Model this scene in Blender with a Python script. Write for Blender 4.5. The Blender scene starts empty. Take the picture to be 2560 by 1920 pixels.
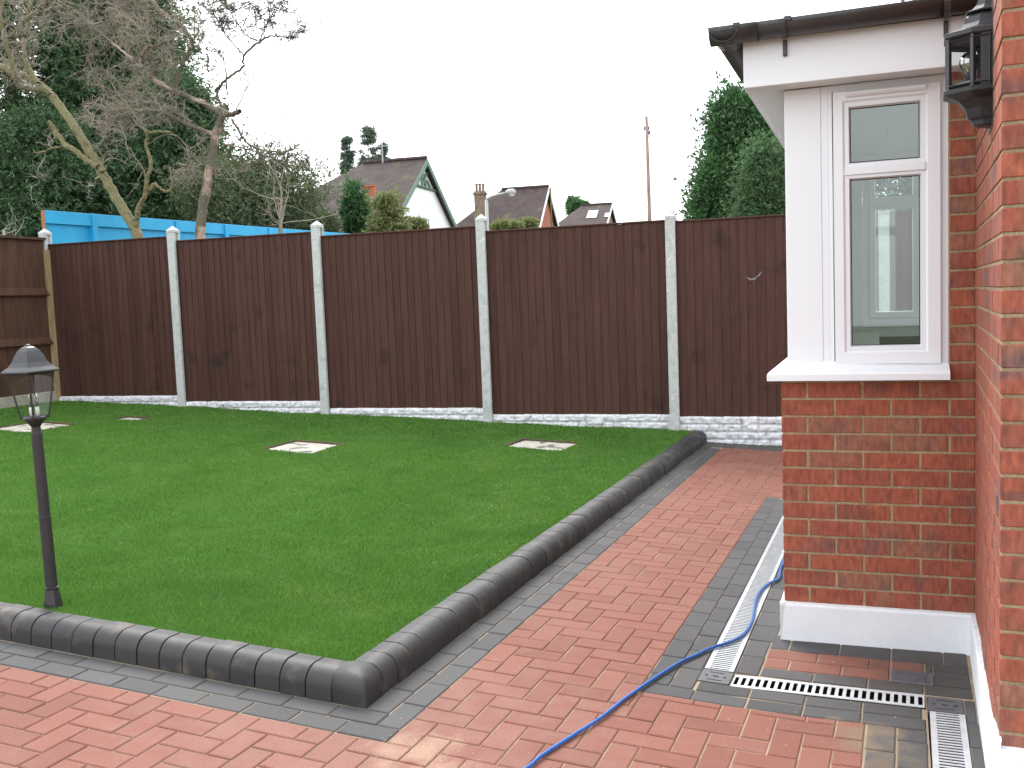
import bpy, bmesh, math, random
import numpy as np
from mathutils import Matrix, Vector
random.seed(7); RNG = np.random.default_rng(7)
scene = bpy.context.scene
COL = scene.collection

# ------------------------------------------------------------------ camera
F_PX = 2478.0                       # focal length in pixels of a 2560 px wide picture
YAW, PITCH, ROLL = 0.35307, 0.08446, -0.038303
CAM = Vector((0.38596, -4.41925, 1.53992))
def cam_axes():
    cy, sy, cp, sp = math.cos(YAW), math.sin(YAW), math.cos(PITCH), math.sin(PITCH)
    d = Vector((-sy*cp, cy*cp, -sp)); r = Vector((cy, sy, 0)); u = r.cross(d)
    c, s = math.cos(ROLL), math.sin(ROLL)
    return c*r + s*u, -s*r + c*u, d
RX, RU, RD = cam_axes()
cd = bpy.data.cameras.new('camera'); cam = bpy.data.objects.new('camera', cd); COL.objects.link(cam)
m = Matrix.Identity(4)
for i in range(3):
    m[i][0], m[i][1], m[i][2], m[i][3] = RX[i], RU[i], -RD[i], CAM[i]
cam.matrix_world = m
cd.sensor_width = 36; cd.lens = F_PX/2560*36; cd.clip_end = 1500; cd.clip_start = 0.05
scene.camera = cam
scene.render.resolution_x = 1024; scene.render.resolution_y = 768

# ------------------------------------------------------------------ light (flat overcast daylight)
SUN_EL, SUN_AZ = math.radians(44), math.radians(322)   # azimuth clockwise from +Y: beyond the fence, to the left
w = bpy.data.worlds.new('World'); scene.world = w; w.use_nodes = True
nt = w.node_tree; nt.nodes.clear()
sky = nt.nodes.new('ShaderNodeTexSky'); sky.sky_type = 'NISHITA'; sky.sun_disc = False
sky.sun_elevation = SUN_EL; sky.sun_rotation = SUN_AZ
sky.air_density = 1.0; sky.dust_density = 3.0; sky.ozone_density = 1.0
hs = nt.nodes.new('ShaderNodeHueSaturation'); hs.inputs['Saturation'].default_value = 0.10
cl = nt.nodes.new('ShaderNodeMix'); cl.data_type = 'RGBA'; cl.inputs[0].default_value = 0.6   # cloud deck over the clear sky
cl.inputs[7].default_value = (9.0, 9.35, 9.9, 1)
bg = nt.nodes.new('ShaderNodeBackground'); bg.inputs['Strength'].default_value = 0.15
wo = nt.nodes.new('ShaderNodeOutputWorld')
nt.links.new(sky.outputs[0], hs.inputs['Color']); nt.links.new(hs.outputs[0], cl.inputs[6])
nt.links.new(cl.outputs[2], bg.inputs['Color']); nt.links.new(bg.outputs[0], wo.inputs['Surface'])
sl = bpy.data.lights.new('sun', 'SUN'); sl.energy = 1.4; sl.angle = math.radians(32); sl.color = (1, 0.985, 0.96)
so = bpy.data.objects.new('sun', sl); COL.objects.link(so)
sd = Vector((math.sin(SUN_AZ)*math.cos(SUN_EL), math.cos(SUN_AZ)*math.cos(SUN_EL), math.sin(SUN_EL)))
so.rotation_euler = sd.to_track_quat('Z', 'Y').to_euler(); so.location = (0, -5, 12)
vs = scene.view_settings
vs.view_transform = 'Standard'; vs.look = 'None'; vs.gamma = 1; vs.use_curve_mapping = False
vs.exposure = 1.12

# ------------------------------------------------------------------ helpers: placing
def ray(u, v):
    return RX*((u-1280)/F_PX) + RU*(-(v-960)/F_PX) + RD
def at(u, v, Y):                    # a point of the photograph carried out to the vertical plane y = Y
    d = ray(u, v); return CAM + d*((Y-CAM.y)/d.y)
def atd(u, v, D):
    return CAM + ray(u, v)*D
def gz(X):                          # height of the ground: it falls 4.5 % towards the house, level beside it
    X = max(X, -13.0)
    t = -X-0.02
    return 0.0453*(t if t > 0.15 else (0 if t < -0.15 else (t+0.15)**2/0.6))
GA = -0.03815; GX, GY = -1.19219, -1.51135
cg, sg = math.cos(GA), math.sin(GA)
def G(a, b, h=0.0):                 # paving coordinates: a along the front border, b along the path
    k = -0.0105 if a < 0.7 else -0.0105-0.006*min((a-0.7)/0.2, 1)
    a2 = a + k*max(b, 0)
    X = GX + a2*cg - b*sg; Y = GY + a2*sg + b*cg
    return Vector((X, Y, gz(X)+h))
def YF(X): return 5.515+0.03*X      # line of the back fence

# ------------------------------------------------------------------ helpers: objects
def link(name, me, mat=None, parent=None):
    o = bpy.data.objects.new(name, me); COL.objects.link(o)
    if mat is not None and me is not None and len(me.materials) == 0: me.materials.append(mat)
    if parent is not None: o.parent = parent
    return o
def tag(o, label=None, cat=None, group=None, kind=None):
    if label: o['label'] = label
    if cat: o['category'] = cat
    if group: o['group'] = group
    if kind: o['kind'] = kind
    return o
def empty(name, loc=(0, 0, 0), rz=0.0, parent=None):
    o = bpy.data.objects.new(name, None); COL.objects.link(o)
    o.location = loc; o.rotation_euler = (0, 0, rz); o.empty_display_size = 0.1
    if parent is not None: o.parent = parent
    return o
def mesh(name, vs_, fs, smooth=False):
    me = bpy.data.meshes.new(name); me.from_pydata([tuple(v) for v in vs_], [], fs); me.update()
    if smooth:
        me.polygons.foreach_set('use_smooth', [True]*len(me.polygons))
    return me
class MB:
    def __init__(s): s.v = []; s.f = []
    def add(s, V, Fc):
        n = len(s.v); s.v += [tuple(p) for p in V]; s.f += [tuple(i+n for i in f) for f in Fc]; return s
    def box(s, x0, x1, y0, y1, z0, z1, M=None):
        V = [Vector((x, y, z)) for z in (z0, z1) for y in (y0, y1) for x in (x0, x1)]
        if M is not None: V = [M @ p for p in V]
        return s.add(V, [(0, 2, 3, 1), (4, 5, 7, 6), (0, 1, 5, 4), (2, 6, 7, 3), (0, 4, 6, 2), (1, 3, 7, 5)])
    def cbox(s, x0, x1, y0, y1, z0, z1, c=0.003, M=None):     # box with chamfered edges
        bm = bmesh.new()
        r = bmesh.ops.create_cube(bm, size=1)
        for p in bm.verts:
            p.co = Vector((x0+(p.co.x+.5)*(x1-x0), y0+(p.co.y+.5)*(y1-y0), z0+(p.co.z+.5)*(z1-z0)))
        bmesh.ops.bevel(bm, geom=bm.edges[:], offset=c, segments=1, affect='EDGES')
        V = [(M @ p.co if M is not None else p.co.copy()) for p in bm.verts]
        s.add(V, [[q.index for q in f.verts] for f in bm.faces]); bm.free(); return s
    def tube(s, pts, rad, n=8, cap=True):
        pts = [Vector(p) for p in pts]; R = rad if hasattr(rad, '__len__') else [rad]*len(pts)
        V = []; Fc = []; up = None
        for i, p in enumerate(pts):
            t = (pts[min(i+1, len(pts)-1)]-pts[max(i-1, 0)])
            if t.length < 1e-9: t = Vector((0, 0, 1))
            t.normalize()
            if up is None: up = Vector((0, 0, 1)) if abs(t.z) < 0.9 else Vector((1, 0, 0))
            x = up.cross(t)
            if x.length < 1e-6: x = Vector((1, 0, 0)).cross(t)
            x.normalize(); y = t.cross(x); up = y
            for k in range(n):
                a = 2*math.pi*k/n; V.append(p+(x*math.cos(a)+y*math.sin(a))*R[i])
        for i in range(len(pts)-1):
            for k in range(n):
                k2 = (k+1) % n; Fc.append((i*n+k, i*n+k2, (i+1)*n+k2, (i+1)*n+k))
        if cap:
            Fc.append(tuple(range(n))[::-1]); Fc.append(tuple((len(pts)-1)*n+k for k in range(n)))
        return s.add(V, Fc)
    def lathe(s, prof, n=24, M=None, rot=0.0, ring=None):
        V = []; Fc = []
        for (r, z) in prof:
            for k in range(n):
                a = 2*math.pi*k/n+rot; V.append(Vector((r*math.cos(a), r*math.sin(a), z)))
        for i in range(len(prof)-1):
            for k in range(n):
                k2 = (k+1) % n; Fc.append((i*n+k, i*n+k2, (i+1)*n+k2, (i+1)*n+k))
        Fc.append(tuple(range(n))[::-1]); Fc.append(tuple((len(prof)-1)*n+k for k in range(n)))
        if M is not None: V = [M @ p for p in V]
        return s.add(V, Fc)
    def build(s, name, mat, parent=None, smooth=False):
        return link(name, mesh(name, s.v, s.f, smooth), mat, parent)
def npmesh(name, V, Fc, mat, parent=None, smooth=False):   # V (n,3), Fc (m,k) arrays
    me = bpy.data.meshes.new(name); k = Fc.shape[1]
    me.vertices.add(len(V)); me.vertices.foreach_set('co', np.ascontiguousarray(V, np.float32).ravel())
    me.loops.add(Fc.size); me.loops.foreach_set('vertex_index', np.ascontiguousarray(Fc, np.int32).ravel())
    me.polygons.add(len(Fc)); me.polygons.foreach_set('loop_start', np.arange(0, Fc.size, k, dtype=np.int32))
    me.update(calc_edges=True)
    if smooth: me.polygons.foreach_set('use_smooth', [True]*len(me.polygons))
    return link(name, me, mat, parent)

# ------------------------------------------------------------------ materials
def mat(name, cols, rough=0.7, ns=8.0, nmix=0.35, bump=0.0, bs=120.0, fine=0.15, fs=90.0, rnd=True, metal=0.0,
        stretch=(1, 1, 1), spec=0.5, stain=None, stain_s=1.5, stain_t=(0.55, 0.7), grad=None):
    mt = bpy.data.materials.new(name); mt.use_nodes = True; t = mt.node_tree; N = t.nodes; L = t.links
    P = N['Principled BSDF']; P.inputs['Roughness'].default_value = rough; P.inputs['Metallic'].default_value = metal
    P.inputs['Specular IOR Level'].default_value = spec
    geo = N.new('ShaderNodeNewGeometry'); mp = N.new('ShaderNodeMapping'); mp.inputs['Scale'].default_value = stretch
    L.new(geo.outputs['Position'], mp.inputs['Vector'])
    n1 = N.new('ShaderNodeTexNoise'); n1.inputs['Scale'].default_value = ns; n1.inputs['Detail'].default_value = 5
    L.new(mp.outputs[0], n1.inputs['Vector'])
    st = N.new('ShaderNodeMapRange'); st.inputs[1].default_value = 0.3; st.inputs[2].default_value = 0.7
    L.new(n1.outputs['Fac'], st.inputs[0]); fac = st.outputs[0]
    if rnd:
        oi = N.new('ShaderNodeObjectInfo'); ad = N.new('ShaderNodeMath'); ad.operation = 'ADD'
        L.new(oi.outputs['Random'], ad.inputs[0]); L.new(geo.outputs['Random Per Island'], ad.inputs[1])
        fr = N.new('ShaderNodeMath'); fr.operation = 'FRACT'; L.new(ad.outputs[0], fr.inputs[0])
        mx = N.new('ShaderNodeMix'); mx.inputs[0].default_value = nmix
        L.new(fr.outputs[0], mx.inputs[2]); L.new(fac, mx.inputs[3]); fac = mx.outputs[0]
    rp = N.new('ShaderNodeValToRGB'); el = rp.color_ramp.elements
    while len(el) < len(cols): el.new(0.5)
    for i, c in enumerate(cols):
        el[i].position = i/(len(cols)-1) if len(cols) > 1 else 0; el[i].color = (*c, 1)
    L.new(fac, rp.inputs[0]); out = rp.outputs[0]
    if stain:
        n3 = N.new('ShaderNodeTexNoise'); n3.inputs['Scale'].default_value = stain_s; n3.inputs['Detail'].default_value = 6
        L.new(geo.outputs['Position'], n3.inputs['Vector'])
        s3 = N.new('ShaderNodeMapRange'); s3.inputs[1].default_value = stain_t[0]; s3.inputs[2].default_value = stain_t[1]
        L.new(n3.outputs['Fac'], s3.inputs[0])
        m3 = N.new('ShaderNodeMix'); m3.data_type = 'RGBA'; L.new(s3.outputs[0], m3.inputs[0]); L.new(out, m3.inputs[6])
        m3.inputs[7].default_value = (*stain, 1); out = m3.outputs[2]
    if grad:                       # sand, dirt or painted shade round one spot: (centre, radius, colour, amount)
        for (cc, rr, col, amt) in grad:
            ds = N.new('ShaderNodeVectorMath'); ds.operation = 'DISTANCE'; L.new(geo.outputs['Position'], ds.inputs[0])
            ds.inputs[1].default_value = cc
            nn = N.new('ShaderNodeTexNoise'); nn.inputs['Scale'].default_value = 11; nn.inputs['Detail'].default_value = 6
            L.new(geo.outputs['Position'], nn.inputs['Vector'])
            a1 = N.new('ShaderNodeMath'); a1.operation = 'MULTIPLY_ADD'; L.new(nn.outputs['Fac'], a1.inputs[0])
            a1.inputs[1].default_value = rr*2.2; L.new(ds.outputs['Value'], a1.inputs[2])
            g1 = N.new('ShaderNodeMapRange'); g1.inputs[1].default_value = rr*2.0; g1.inputs[2].default_value = rr*1.25
            g1.inputs[3].default_value = 0; g1.inputs[4].default_value = amt
            L.new(a1.outputs[0], g1.inputs[0])
            m4 = N.new('ShaderNodeMix'); m4.data_type = 'RGBA'; L.new(g1.outputs[0], m4.inputs[0]); L.new(out, m4.inputs[6])
            m4.inputs[7].default_value = (*col, 1); out = m4.outputs[2]
    if fine > 0:
        n2 = N.new('ShaderNodeTexNoise'); n2.inputs['Scale'].default_value = fs; n2.inputs['Detail'].default_value = 4
        L.new(mp.outputs[0], n2.inputs['Vector'])
        r2 = N.new('ShaderNodeMapRange'); r2.inputs[1].default_value = 0.3; r2.inputs[2].default_value = 0.7
        r2.inputs[3].default_value = 1-fine; r2.inputs[4].default_value = 1+fine
        L.new(n2.outputs['Fac'], r2.inputs[0])
        vm = N.new('ShaderNodeVectorMath'); vm.operation = 'SCALE'; L.new(out, vm.inputs[0]); L.new(r2.outputs[0], vm.inputs['Scale'])
        out = vm.outputs[0]
    L.new(out, P.inputs['Base Color'])
    if bump > 0:
        nb = N.new('ShaderNodeTexNoise'); nb.inputs['Scale'].default_value = bs; nb.inputs['Detail'].default_value = 4
        L.new(mp.outputs[0], nb.inputs['Vector'])
        b = N.new('ShaderNodeBump'); b.inputs['Strength'].default_value = bump; b.inputs['Distance'].default_value = 0.004
        L.new(nb.outputs['Fac'], b.inputs['Height']); L.new(b.outputs[0], P.inputs['Normal'])
    return mt
def glass_mat(name, tint=(0.9, 0.95, 0.93), gloss=0.12):
    mt = bpy.data.materials.new(name); mt.use_nodes = True; t = mt.node_tree; N = t.nodes; L = t.links; N.clear()
    o = N.new('ShaderNodeOutputMaterial'); tr = N.new('ShaderNodeBsdfTransparent'); tr.inputs[0].default_value = (*tint, 1)
    gl = N.new('ShaderNodeBsdfGlossy'); gl.inputs['Roughness'].default_value = 0.02
    fr = N.new('ShaderNodeFresnel'); fr.inputs[0].default_value = 1.16 if gloss == 0.1 else 1.5
    mu = N.new('ShaderNodeMath'); mu.operation = 'ADD'; mu.inputs[1].default_value = gloss*0.3-(0.03 if gloss == 0.1 else 0); mu.use_clamp = True
    L.new(fr.outputs[0], mu.inputs[0])
    mx = N.new('ShaderNodeMixShader'); L.new(mu.outputs[0], mx.inputs[0]); L.new(tr.outputs[0], mx.inputs[1]); L.new(gl.outputs[0], mx.inputs[2])
    L.new(mx.outputs[0], o.inputs['Surface']); return mt

SAND = (0.185, 0.135, 0.085); sp_grime_shade = tuple(G(1.75, 1.25))  # last spot: grime by the house wall, with the bay's shade painted in
sp1 = tuple(G(1.50, 0.62)); sp2 = tuple(G(1.62, 0.35)); sp3 = tuple(G(0.15, -0.02)); sp4 = tuple(G(1.05, 0.45))
M_red = mat('red_concrete_block', [(0.1699, 0.0600, 0.0397), (0.1989, 0.0708, 0.0479), (0.2196, 0.0816, 0.0560), (0.2072, 0.0849, 0.0619)], 0.85, 3, 0.25, 0.3, 260, 0.16, 170,
            stain=(0.205, 0.09, 0.066), stain_s=2.3, stain_t=(0.5, 0.85), grad=[(tuple(G(0.0, -0.1)), 1.2, (0.25, 0.14, 0.11), 0.35), (sp3, 0.22, (0.38, 0.25, 0.17), 0.6), (sp1, 0.16, SAND, 0.7), (sp_grime_shade, 0.45, (0.085, 0.05, 0.035), 0.45)])
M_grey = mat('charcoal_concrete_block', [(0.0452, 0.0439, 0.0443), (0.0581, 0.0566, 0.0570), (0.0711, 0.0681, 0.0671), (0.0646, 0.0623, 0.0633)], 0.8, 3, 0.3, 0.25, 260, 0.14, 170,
             grad=[(sp1, 0.22, SAND, 0.85), (sp2, 0.2, (0.12, 0.088, 0.056), 0.8), (sp_grime_shade, 0.5, (0.05, 0.04, 0.03), 0.6)])
M_kerb = mat('charcoal_kerb', [(0.0195, 0.0190, 0.0195), (0.0269, 0.0265, 0.0265), (0.0362, 0.0348, 0.0338)], 0.6, 4, 0.3, 0.3, 200, 0.15, 140,
             stain=(0.09, 0.075, 0.058), stain_s=10, stain_t=(0.54, 0.74))
M_sand = mat('jointing_sand', [(0.2496, 0.1911, 0.1287), (0.3432, 0.2691, 0.1833)], 0.95, 12, 1, 0.5, 300, 0.2, 200, rnd=False)
M_soil = mat('turf_soil', [(0.045, 0.11, 0.025), (0.06, 0.14, 0.035), (0.06, 0.09, 0.03)], 0.95, 5, 1, 0.5, 60, 0.3, 80, rnd=False)
M_ground = mat('rough_ground', [(0.06, 0.07, 0.03), (0.1, 0.09, 0.05)], 0.95, 0.6, 1, 0, fine=0.2, fs=5, rnd=False)
M_edge = mat('bare_earth', [(0.07, 0.045, 0.028), (0.14, 0.09, 0.06)], 0.95, 20, 1, 0.4, 90, 0.3, 60, rnd=False)
M_brick = mat('red_facing_brick', [(0.1532, 0.0680, 0.0525), (0.2451, 0.0693, 0.0420), (0.3248, 0.0891, 0.0467), (0.2696, 0.0693, 0.0420), (0.2757, 0.1113, 0.0642), (0.1715, 0.0891, 0.0770)], 0.85, 6, 0.45, 0.6, 90, 0.3, 45,
              stain=(0.135, 0.078, 0.078), stain_s=6, stain_t=(0.56, 0.74), stretch=(1.3, 1.3, 0.45))
M_mortar = mat('buff_mortar', [(0.2576, 0.1932, 0.1095), (0.3864, 0.3027, 0.1868)], 0.95, 10, 1, 0.6, 200, 0.2, 120, rnd=False)
M_plinth = mat('white_masonry_paint', [(0.72, 0.74, 0.77), (0.78, 0.8, 0.82)], 0.75, 5, 1, 0.35, 60, 0.03, 60, rnd=False)
M_upvc = mat('white_upvc', [(0.79, 0.815, 0.845), (0.81, 0.835, 0.865)], 0.3, 3, 1, 0, fine=0.0, rnd=False)
M_gutter = mat('brown_black_plastic', [(0.035, 0.032, 0.033), (0.05, 0.045, 0.046)], 0.4, 5, 1, 0, fine=0.15, fs=60, rnd=False)
M_black = mat('black_painted_metal', [(0.0165, 0.0173, 0.0195), (0.0263, 0.0270, 0.0300)], 0.38, 30, 1, 0.1, 150, 0.15, 80, rnd=False)
M_polepaint = mat('brown_black_pole_paint', [(0.0165, 0.0138, 0.0143), (0.0248, 0.0209, 0.0209)], 0.6, 30, 1, 0.1, 150, 0.12, 80, rnd=False)
M_dark = mat('dark_void', [(0.006, 0.006, 0.006), (0.012, 0.011, 0.01)], 0.9, 10, 1, rnd=False)
M_galv = mat('galvanised_steel', [(0.4896, 0.5112, 0.5256), (0.6048, 0.6264, 0.6408)], 0.33, 18, 1, 0.1, 120, 0.08, 60, rnd=False, metal=0.2)
M_box = mat('grey_plastic_cap', [(0.07, 0.07, 0.08), (0.1, 0.1, 0.11)], 0.55, 18, 1, 0.1, 120, 0.1, 60, rnd=False)
M_board = mat('brown_stained_featheredge', [(0.0528, 0.0233, 0.0175), (0.0661, 0.0296, 0.0222), (0.0793, 0.0360, 0.0275), (0.0683, 0.0307, 0.0233)], 0.8, 7, 0.4, 0.3, 60, 0.16, 30, stretch=(1, 1, 0.08),
              stain=(0.035, 0.019, 0.014), stain_s=3.5, stain_t=(0.6, 0.75), spec=0.25)
M_oldboard = mat('weathered_brown_board', [(0.055, 0.029, 0.019), (0.08, 0.042, 0.027), (0.066, 0.037, 0.025)], 0.85, 5, 0.5, 0.3, 60, 0.25, 30, stretch=(1, 1, 0.1), spec=0.2)
M_post = mat('pale_concrete_post', [(0.3680, 0.3864, 0.3680), (0.5060, 0.5152, 0.5060), (0.4324, 0.4416, 0.4232)], 0.9, 9, 0.9, 0.4, 120, 0.14, 60, stain=(0.62, 0.63, 0.62), stain_s=14, stain_t=(0.66, 0.7))
M_tan = mat('tan_timber_batten', [(0.28, 0.2, 0.1), (0.4, 0.3, 0.17)], 0.85, 8, 1, 0.2, 60, 0.2, 40, stretch=(1, 1, 0.15), rnd=False)
M_gravel = mat('white_rockfaced_concrete', [(0.44, 0.45, 0.47), (0.66, 0.67, 0.69), (0.75, 0.75, 0.77)], 0.9, 22, 1, 0.8, 90, 0.16, 60, rnd=False, stain=(0.33, 0.28, 0.25), stain_s=16, stain_t=(0.62, 0.72))
M_slab = mat('mossy_concrete_slab', [(0.3690, 0.3542, 0.2952), (0.5018, 0.4797, 0.4133)], 0.9, 12, 1, 0.3, 90, 0.12, 60, rnd=False, stain=(0.13, 0.12, 0.10), stain_s=7, stain_t=(0.55, 0.62))
M_plainconc = mat('plain_concrete', [(0.26, 0.25, 0.2), (0.36, 0.34, 0.27)], 0.9, 6, 1, 0.3, 90, 0.15, 60, rnd=False)
M_blue = mat('bright_blue_paint', [(0.015, 0.36, 0.66), (0.025, 0.42, 0.74)], 0.5, 4, 1, 0, fine=0.05, rnd=True)
M_hose = mat('blue_hose', [(0.014, 0.09, 0.32), (0.022, 0.12, 0.4)], 0.4, 30, 1, 0, fine=0.1, rnd=False)
M_endwood = mat('orange_end_timber', [(0.30, 0.12, 0.05), (0.4, 0.18, 0.08)], 0.8, 30, 1, rnd=False)
M_bark = mat('lichen_bark', [(0.10, 0.085, 0.045), (0.20, 0.18, 0.09), (0.155, 0.15, 0.07)], 0.95, 7, 0.8, 0.8, 40, 0.3, 40)
M_bark2 = mat('grey_bark_with_scars', [(0.10, 0.085, 0.06), (0.17, 0.15, 0.11)], 0.95, 7, 0.8, 0.8, 40, 0.3, 40, stain=(0.42, 0.32, 0.24), stain_s=2.8, stain_t=(0.52, 0.6))
M_scar = mat('bare_cut_wood', [(0.42, 0.33, 0.22), (0.5, 0.4, 0.28)], 0.9, 20, 1, rnd=False)
M_twig = mat('grey_green_twig', [(0.1380, 0.1265, 0.0805), (0.2760, 0.2472, 0.1840), (0.3565, 0.3105, 0.2530), (0.1955, 0.2012, 0.1150)], 0.95, 3, 0.4, fine=0)
M_twigd = mat('dark_twig', [(0.07, 0.06, 0.04), (0.13, 0.115, 0.075)], 0.95, 3, 0.4, fine=0)
def leaf_mat(name, cols): 
    mt = mat(name, cols, 0.6, 1.2, 0.35, fine=0.0, spec=0.35)
    return add_translucent(mt, 0.3)
def add_translucent(mt, amount):
    N = mt.node_tree.nodes; L = mt.node_tree.links; P = N['Principled BSDF']
    src = P.inputs['Base Color'].links[0].from_socket
    tr = N.new('ShaderNodeBsdfTranslucent'); L.new(src, tr.inputs[0])
    mx = N.new('ShaderNodeMixShader'); mx.inputs[0].default_value = amount
    L.new(P.outputs[0], mx.inputs[1]); L.new(tr.outputs[0], mx.inputs[2])
    L.new(mx.outputs[0], N['Material Output'].inputs['Surface']); return mt
M_grass = mat('grass_blade', [(0.0363, 0.0936, 0.0123), (0.0842, 0.2093, 0.0267), (0.1555, 0.3195, 0.0462), (0.1102, 0.2589, 0.0462), (0.0778, 0.1763, 0.0308), (0.3240, 0.3745, 0.1026)], 0.5, 2.2, 0.3, fine=0, spec=0.3, stain=(0.06, 0.165, 0.028), stain_s=1.7, stain_t=(0.48, 1.1))
add_translucent(M_grass, 0.3)
M_ley = leaf_mat('leylandii_foliage', [(0.0250, 0.0525, 0.0250), (0.0525, 0.1063, 0.0438), (0.0938, 0.1750, 0.0688), (0.0688, 0.1313, 0.0562)])
M_con = leaf_mat('conifer_foliage', [(0.0396, 0.0960, 0.0367), (0.0660, 0.1500, 0.0530), (0.1056, 0.2100, 0.0734)])
M_con2 = leaf_mat('light_conifer_foliage', [(0.0693, 0.1375, 0.0594), (0.1040, 0.1925, 0.0792), (0.1444, 0.2365, 0.1040)])
M_yel = leaf_mat('yellow_green_foliage', [(0.1200, 0.1560, 0.0480), (0.2040, 0.2280, 0.0840), (0.2400, 0.2640, 0.1200)])
M_ivy = leaf_mat('grey_green_foliage', [(0.075, 0.105, 0.045), (0.12, 0.155, 0.07), (0.17, 0.2, 0.10)])
M_cyp = leaf_mat('cypress_foliage', [(0.1050, 0.1575, 0.1125), (0.1800, 0.2325, 0.1800)])  # colour paled to stand in for distance haze
M_tile = mat('mossy_clay_tile', [(0.042, 0.029, 0.029), (0.068, 0.045, 0.043), (0.055, 0.038, 0.037)], 0.9, 1.6, 1, 0.2, 6, 0.2, 3, rnd=False, stain=(0.12, 0.13, 0.045), stain_s=0.9, stain_t=(0.6, 0.8))
M_render = mat('white_render', [(0.82, 0.83, 0.84), (0.86, 0.87, 0.88)], 0.9, 2, 1, rnd=False, fine=0.03)
M_buff = mat('buff_brickwork', [(0.30, 0.24, 0.16), (0.4, 0.32, 0.22)], 0.9, 3, 1, rnd=False, fine=0.15, fs=14)
M_redwall = mat('red_tile_hanging', [(0.33, 0.115, 0.075), (0.4, 0.15, 0.1)], 0.9, 3, 1, rnd=False, fine=0.12, fs=10)
M_greentrim = mat('green_painted_board', [(0.11, 0.19, 0.15), (0.16, 0.24, 0.19)], 0.7, 4, 1, rnd=False)
M_pot = mat('terracotta_pot', [(0.42, 0.12, 0.05), (0.5, 0.16, 0.07)], 0.85, 6, 1, rnd=False)
M_stack = mat('weathered_chimney_brick', [(0.16, 0.12, 0.09), (0.25, 0.18, 0.13)], 0.9, 4, 1, rnd=False, fine=0.2, fs=12)
M_polewood = mat('telegraph_pole_wood', [(0.20, 0.14, 0.11), (0.32, 0.23, 0.19)], 0.9, 2, 1, rnd=False)
M_lampgrey = mat('grey_street_lamp_metal', [(0.36, 0.38, 0.36), (0.46, 0.48, 0.45)], 0.6, 4, 1, rnd=False)
M_room = mat('pale_grey_green_wall', [(0.60, 0.65, 0.59), (0.64, 0.69, 0.63)], 0.8, 2, 1, rnd=False, fine=0.02)
M_white_in = mat('interior_white', [(0.78, 0.8, 0.78), (0.8, 0.82, 0.8)], 0.5, 2, 1, rnd=False, fine=0.02)
M_sink = mat('dark_worktop_edge', [(0.10, 0.10, 0.085), (0.15, 0.15, 0.125)], 0.5, 4, 1, rnd=False)
M_glass = glass_mat('window_glass'); M_lglass = glass_mat('lantern_glass', (0.96, 0.98, 0.97), 0.1)
M_bulb = glass_mat('bulb_glass', (0.75, 0.76, 0.74), 1.2)
M_bulbw = mat('white_lamp_ceramic', [(0.7, 0.68, 0.62), (0.75, 0.73, 0.68)], 0.4, 4, 1, rnd=False)
M_lead = mat('lead_grey', [(0.12, 0.12, 0.13), (0.16, 0.16, 0.17)], 0.6, 4, 1, rnd=False)

# ------------------------------------------------------------------ ground
def garden_ground():
    xs = sorted(set([-160, -60, -30, -20, -16, -13] + [round(-12.5+i*0.5, 2) for i in range(26)] + [0.3, 1, 3, 8, 20, 60, 160]))
    ys = [-40, -12, -6, 0, 5.4, 12, 30, 60, 120, 300]
    V = [(x, y, gz(x)-0.13) for y in ys for x in xs]; n = len(xs)
    Fc = [(j*n+i, j*n+i+1, (j+1)*n+i+1, (j+1)*n+i) for j in range(len(ys)-1) for i in range(n-1)]
    o = link('ground', mesh('ground', V, Fc, True), M_ground); tag(o, kind='structure')
garden_ground()

# ------------------------------------------------------------------ paved path: bed of sand with every block laid in it
PITCH_B = 0.1017
DR1 = (0.888, 1.010, 1.078, 4.4)      # channel drain along the path
DR2 = (1.012, 1.722, 0.945, 1.072)    # channel drain across
DR3 = (1.727, 1.849, -0.6, 0.925)     # channel drain towards the camera
BX1 = (0.885, 1.010, 0.947, 1.074); BX2 = (1.727, 1.851, 0.930, 1.064)
HOLES = [DR1, DR2, DR3, BX1, BX2]
B_END = 4.55                          # where the grey columns stop and the red turns behind the house
def bed():
    A = sorted(set([-6.0, -4, -2, -1, -0.335, -0.2, 0, 0.3, 0.69, 1.3, 1.5, 1.9, 2.6, 3.4] + [h[i] for h in HOLES for i in (0, 1)]))
    B = sorted(set([-2.6, -1.5, -0.6, 0, 0.335, 0.75, 1.5, 2.5, 3.5, 4.4, 5.5, 6.3, 7.2] + [h[i] for h in HOLES for i in (2, 3)]))
    V = []; idx = {}; Fc = []
    def vi(a, b):
        if (a, b) not in idx: idx[(a, b)] = len(V); V.append(G(a, b, -0.0052))
        return idx[(a, b)]
    for i in range(len(A)-1):
        for j in range(len(B)-1):
            ca, cb = (A[i]+A[i+1])/2, (B[j]+B[j+1])/2
            if ca < -0.335 and cb > 0.335: continue
            if any(h[0] < ca < h[1] and h[2] < cb < h[3] for h in HOLES): continue
            Fc.append((vi(A[i], B[j]), vi(A[i+1], B[j]), vi(A[i+1], B[j+1]), vi(A[i], B[j+1])))
    o = link('path', mesh('path', V, Fc), M_sand); tag(o, kind='structure'); return o
PATH = bed()

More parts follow.
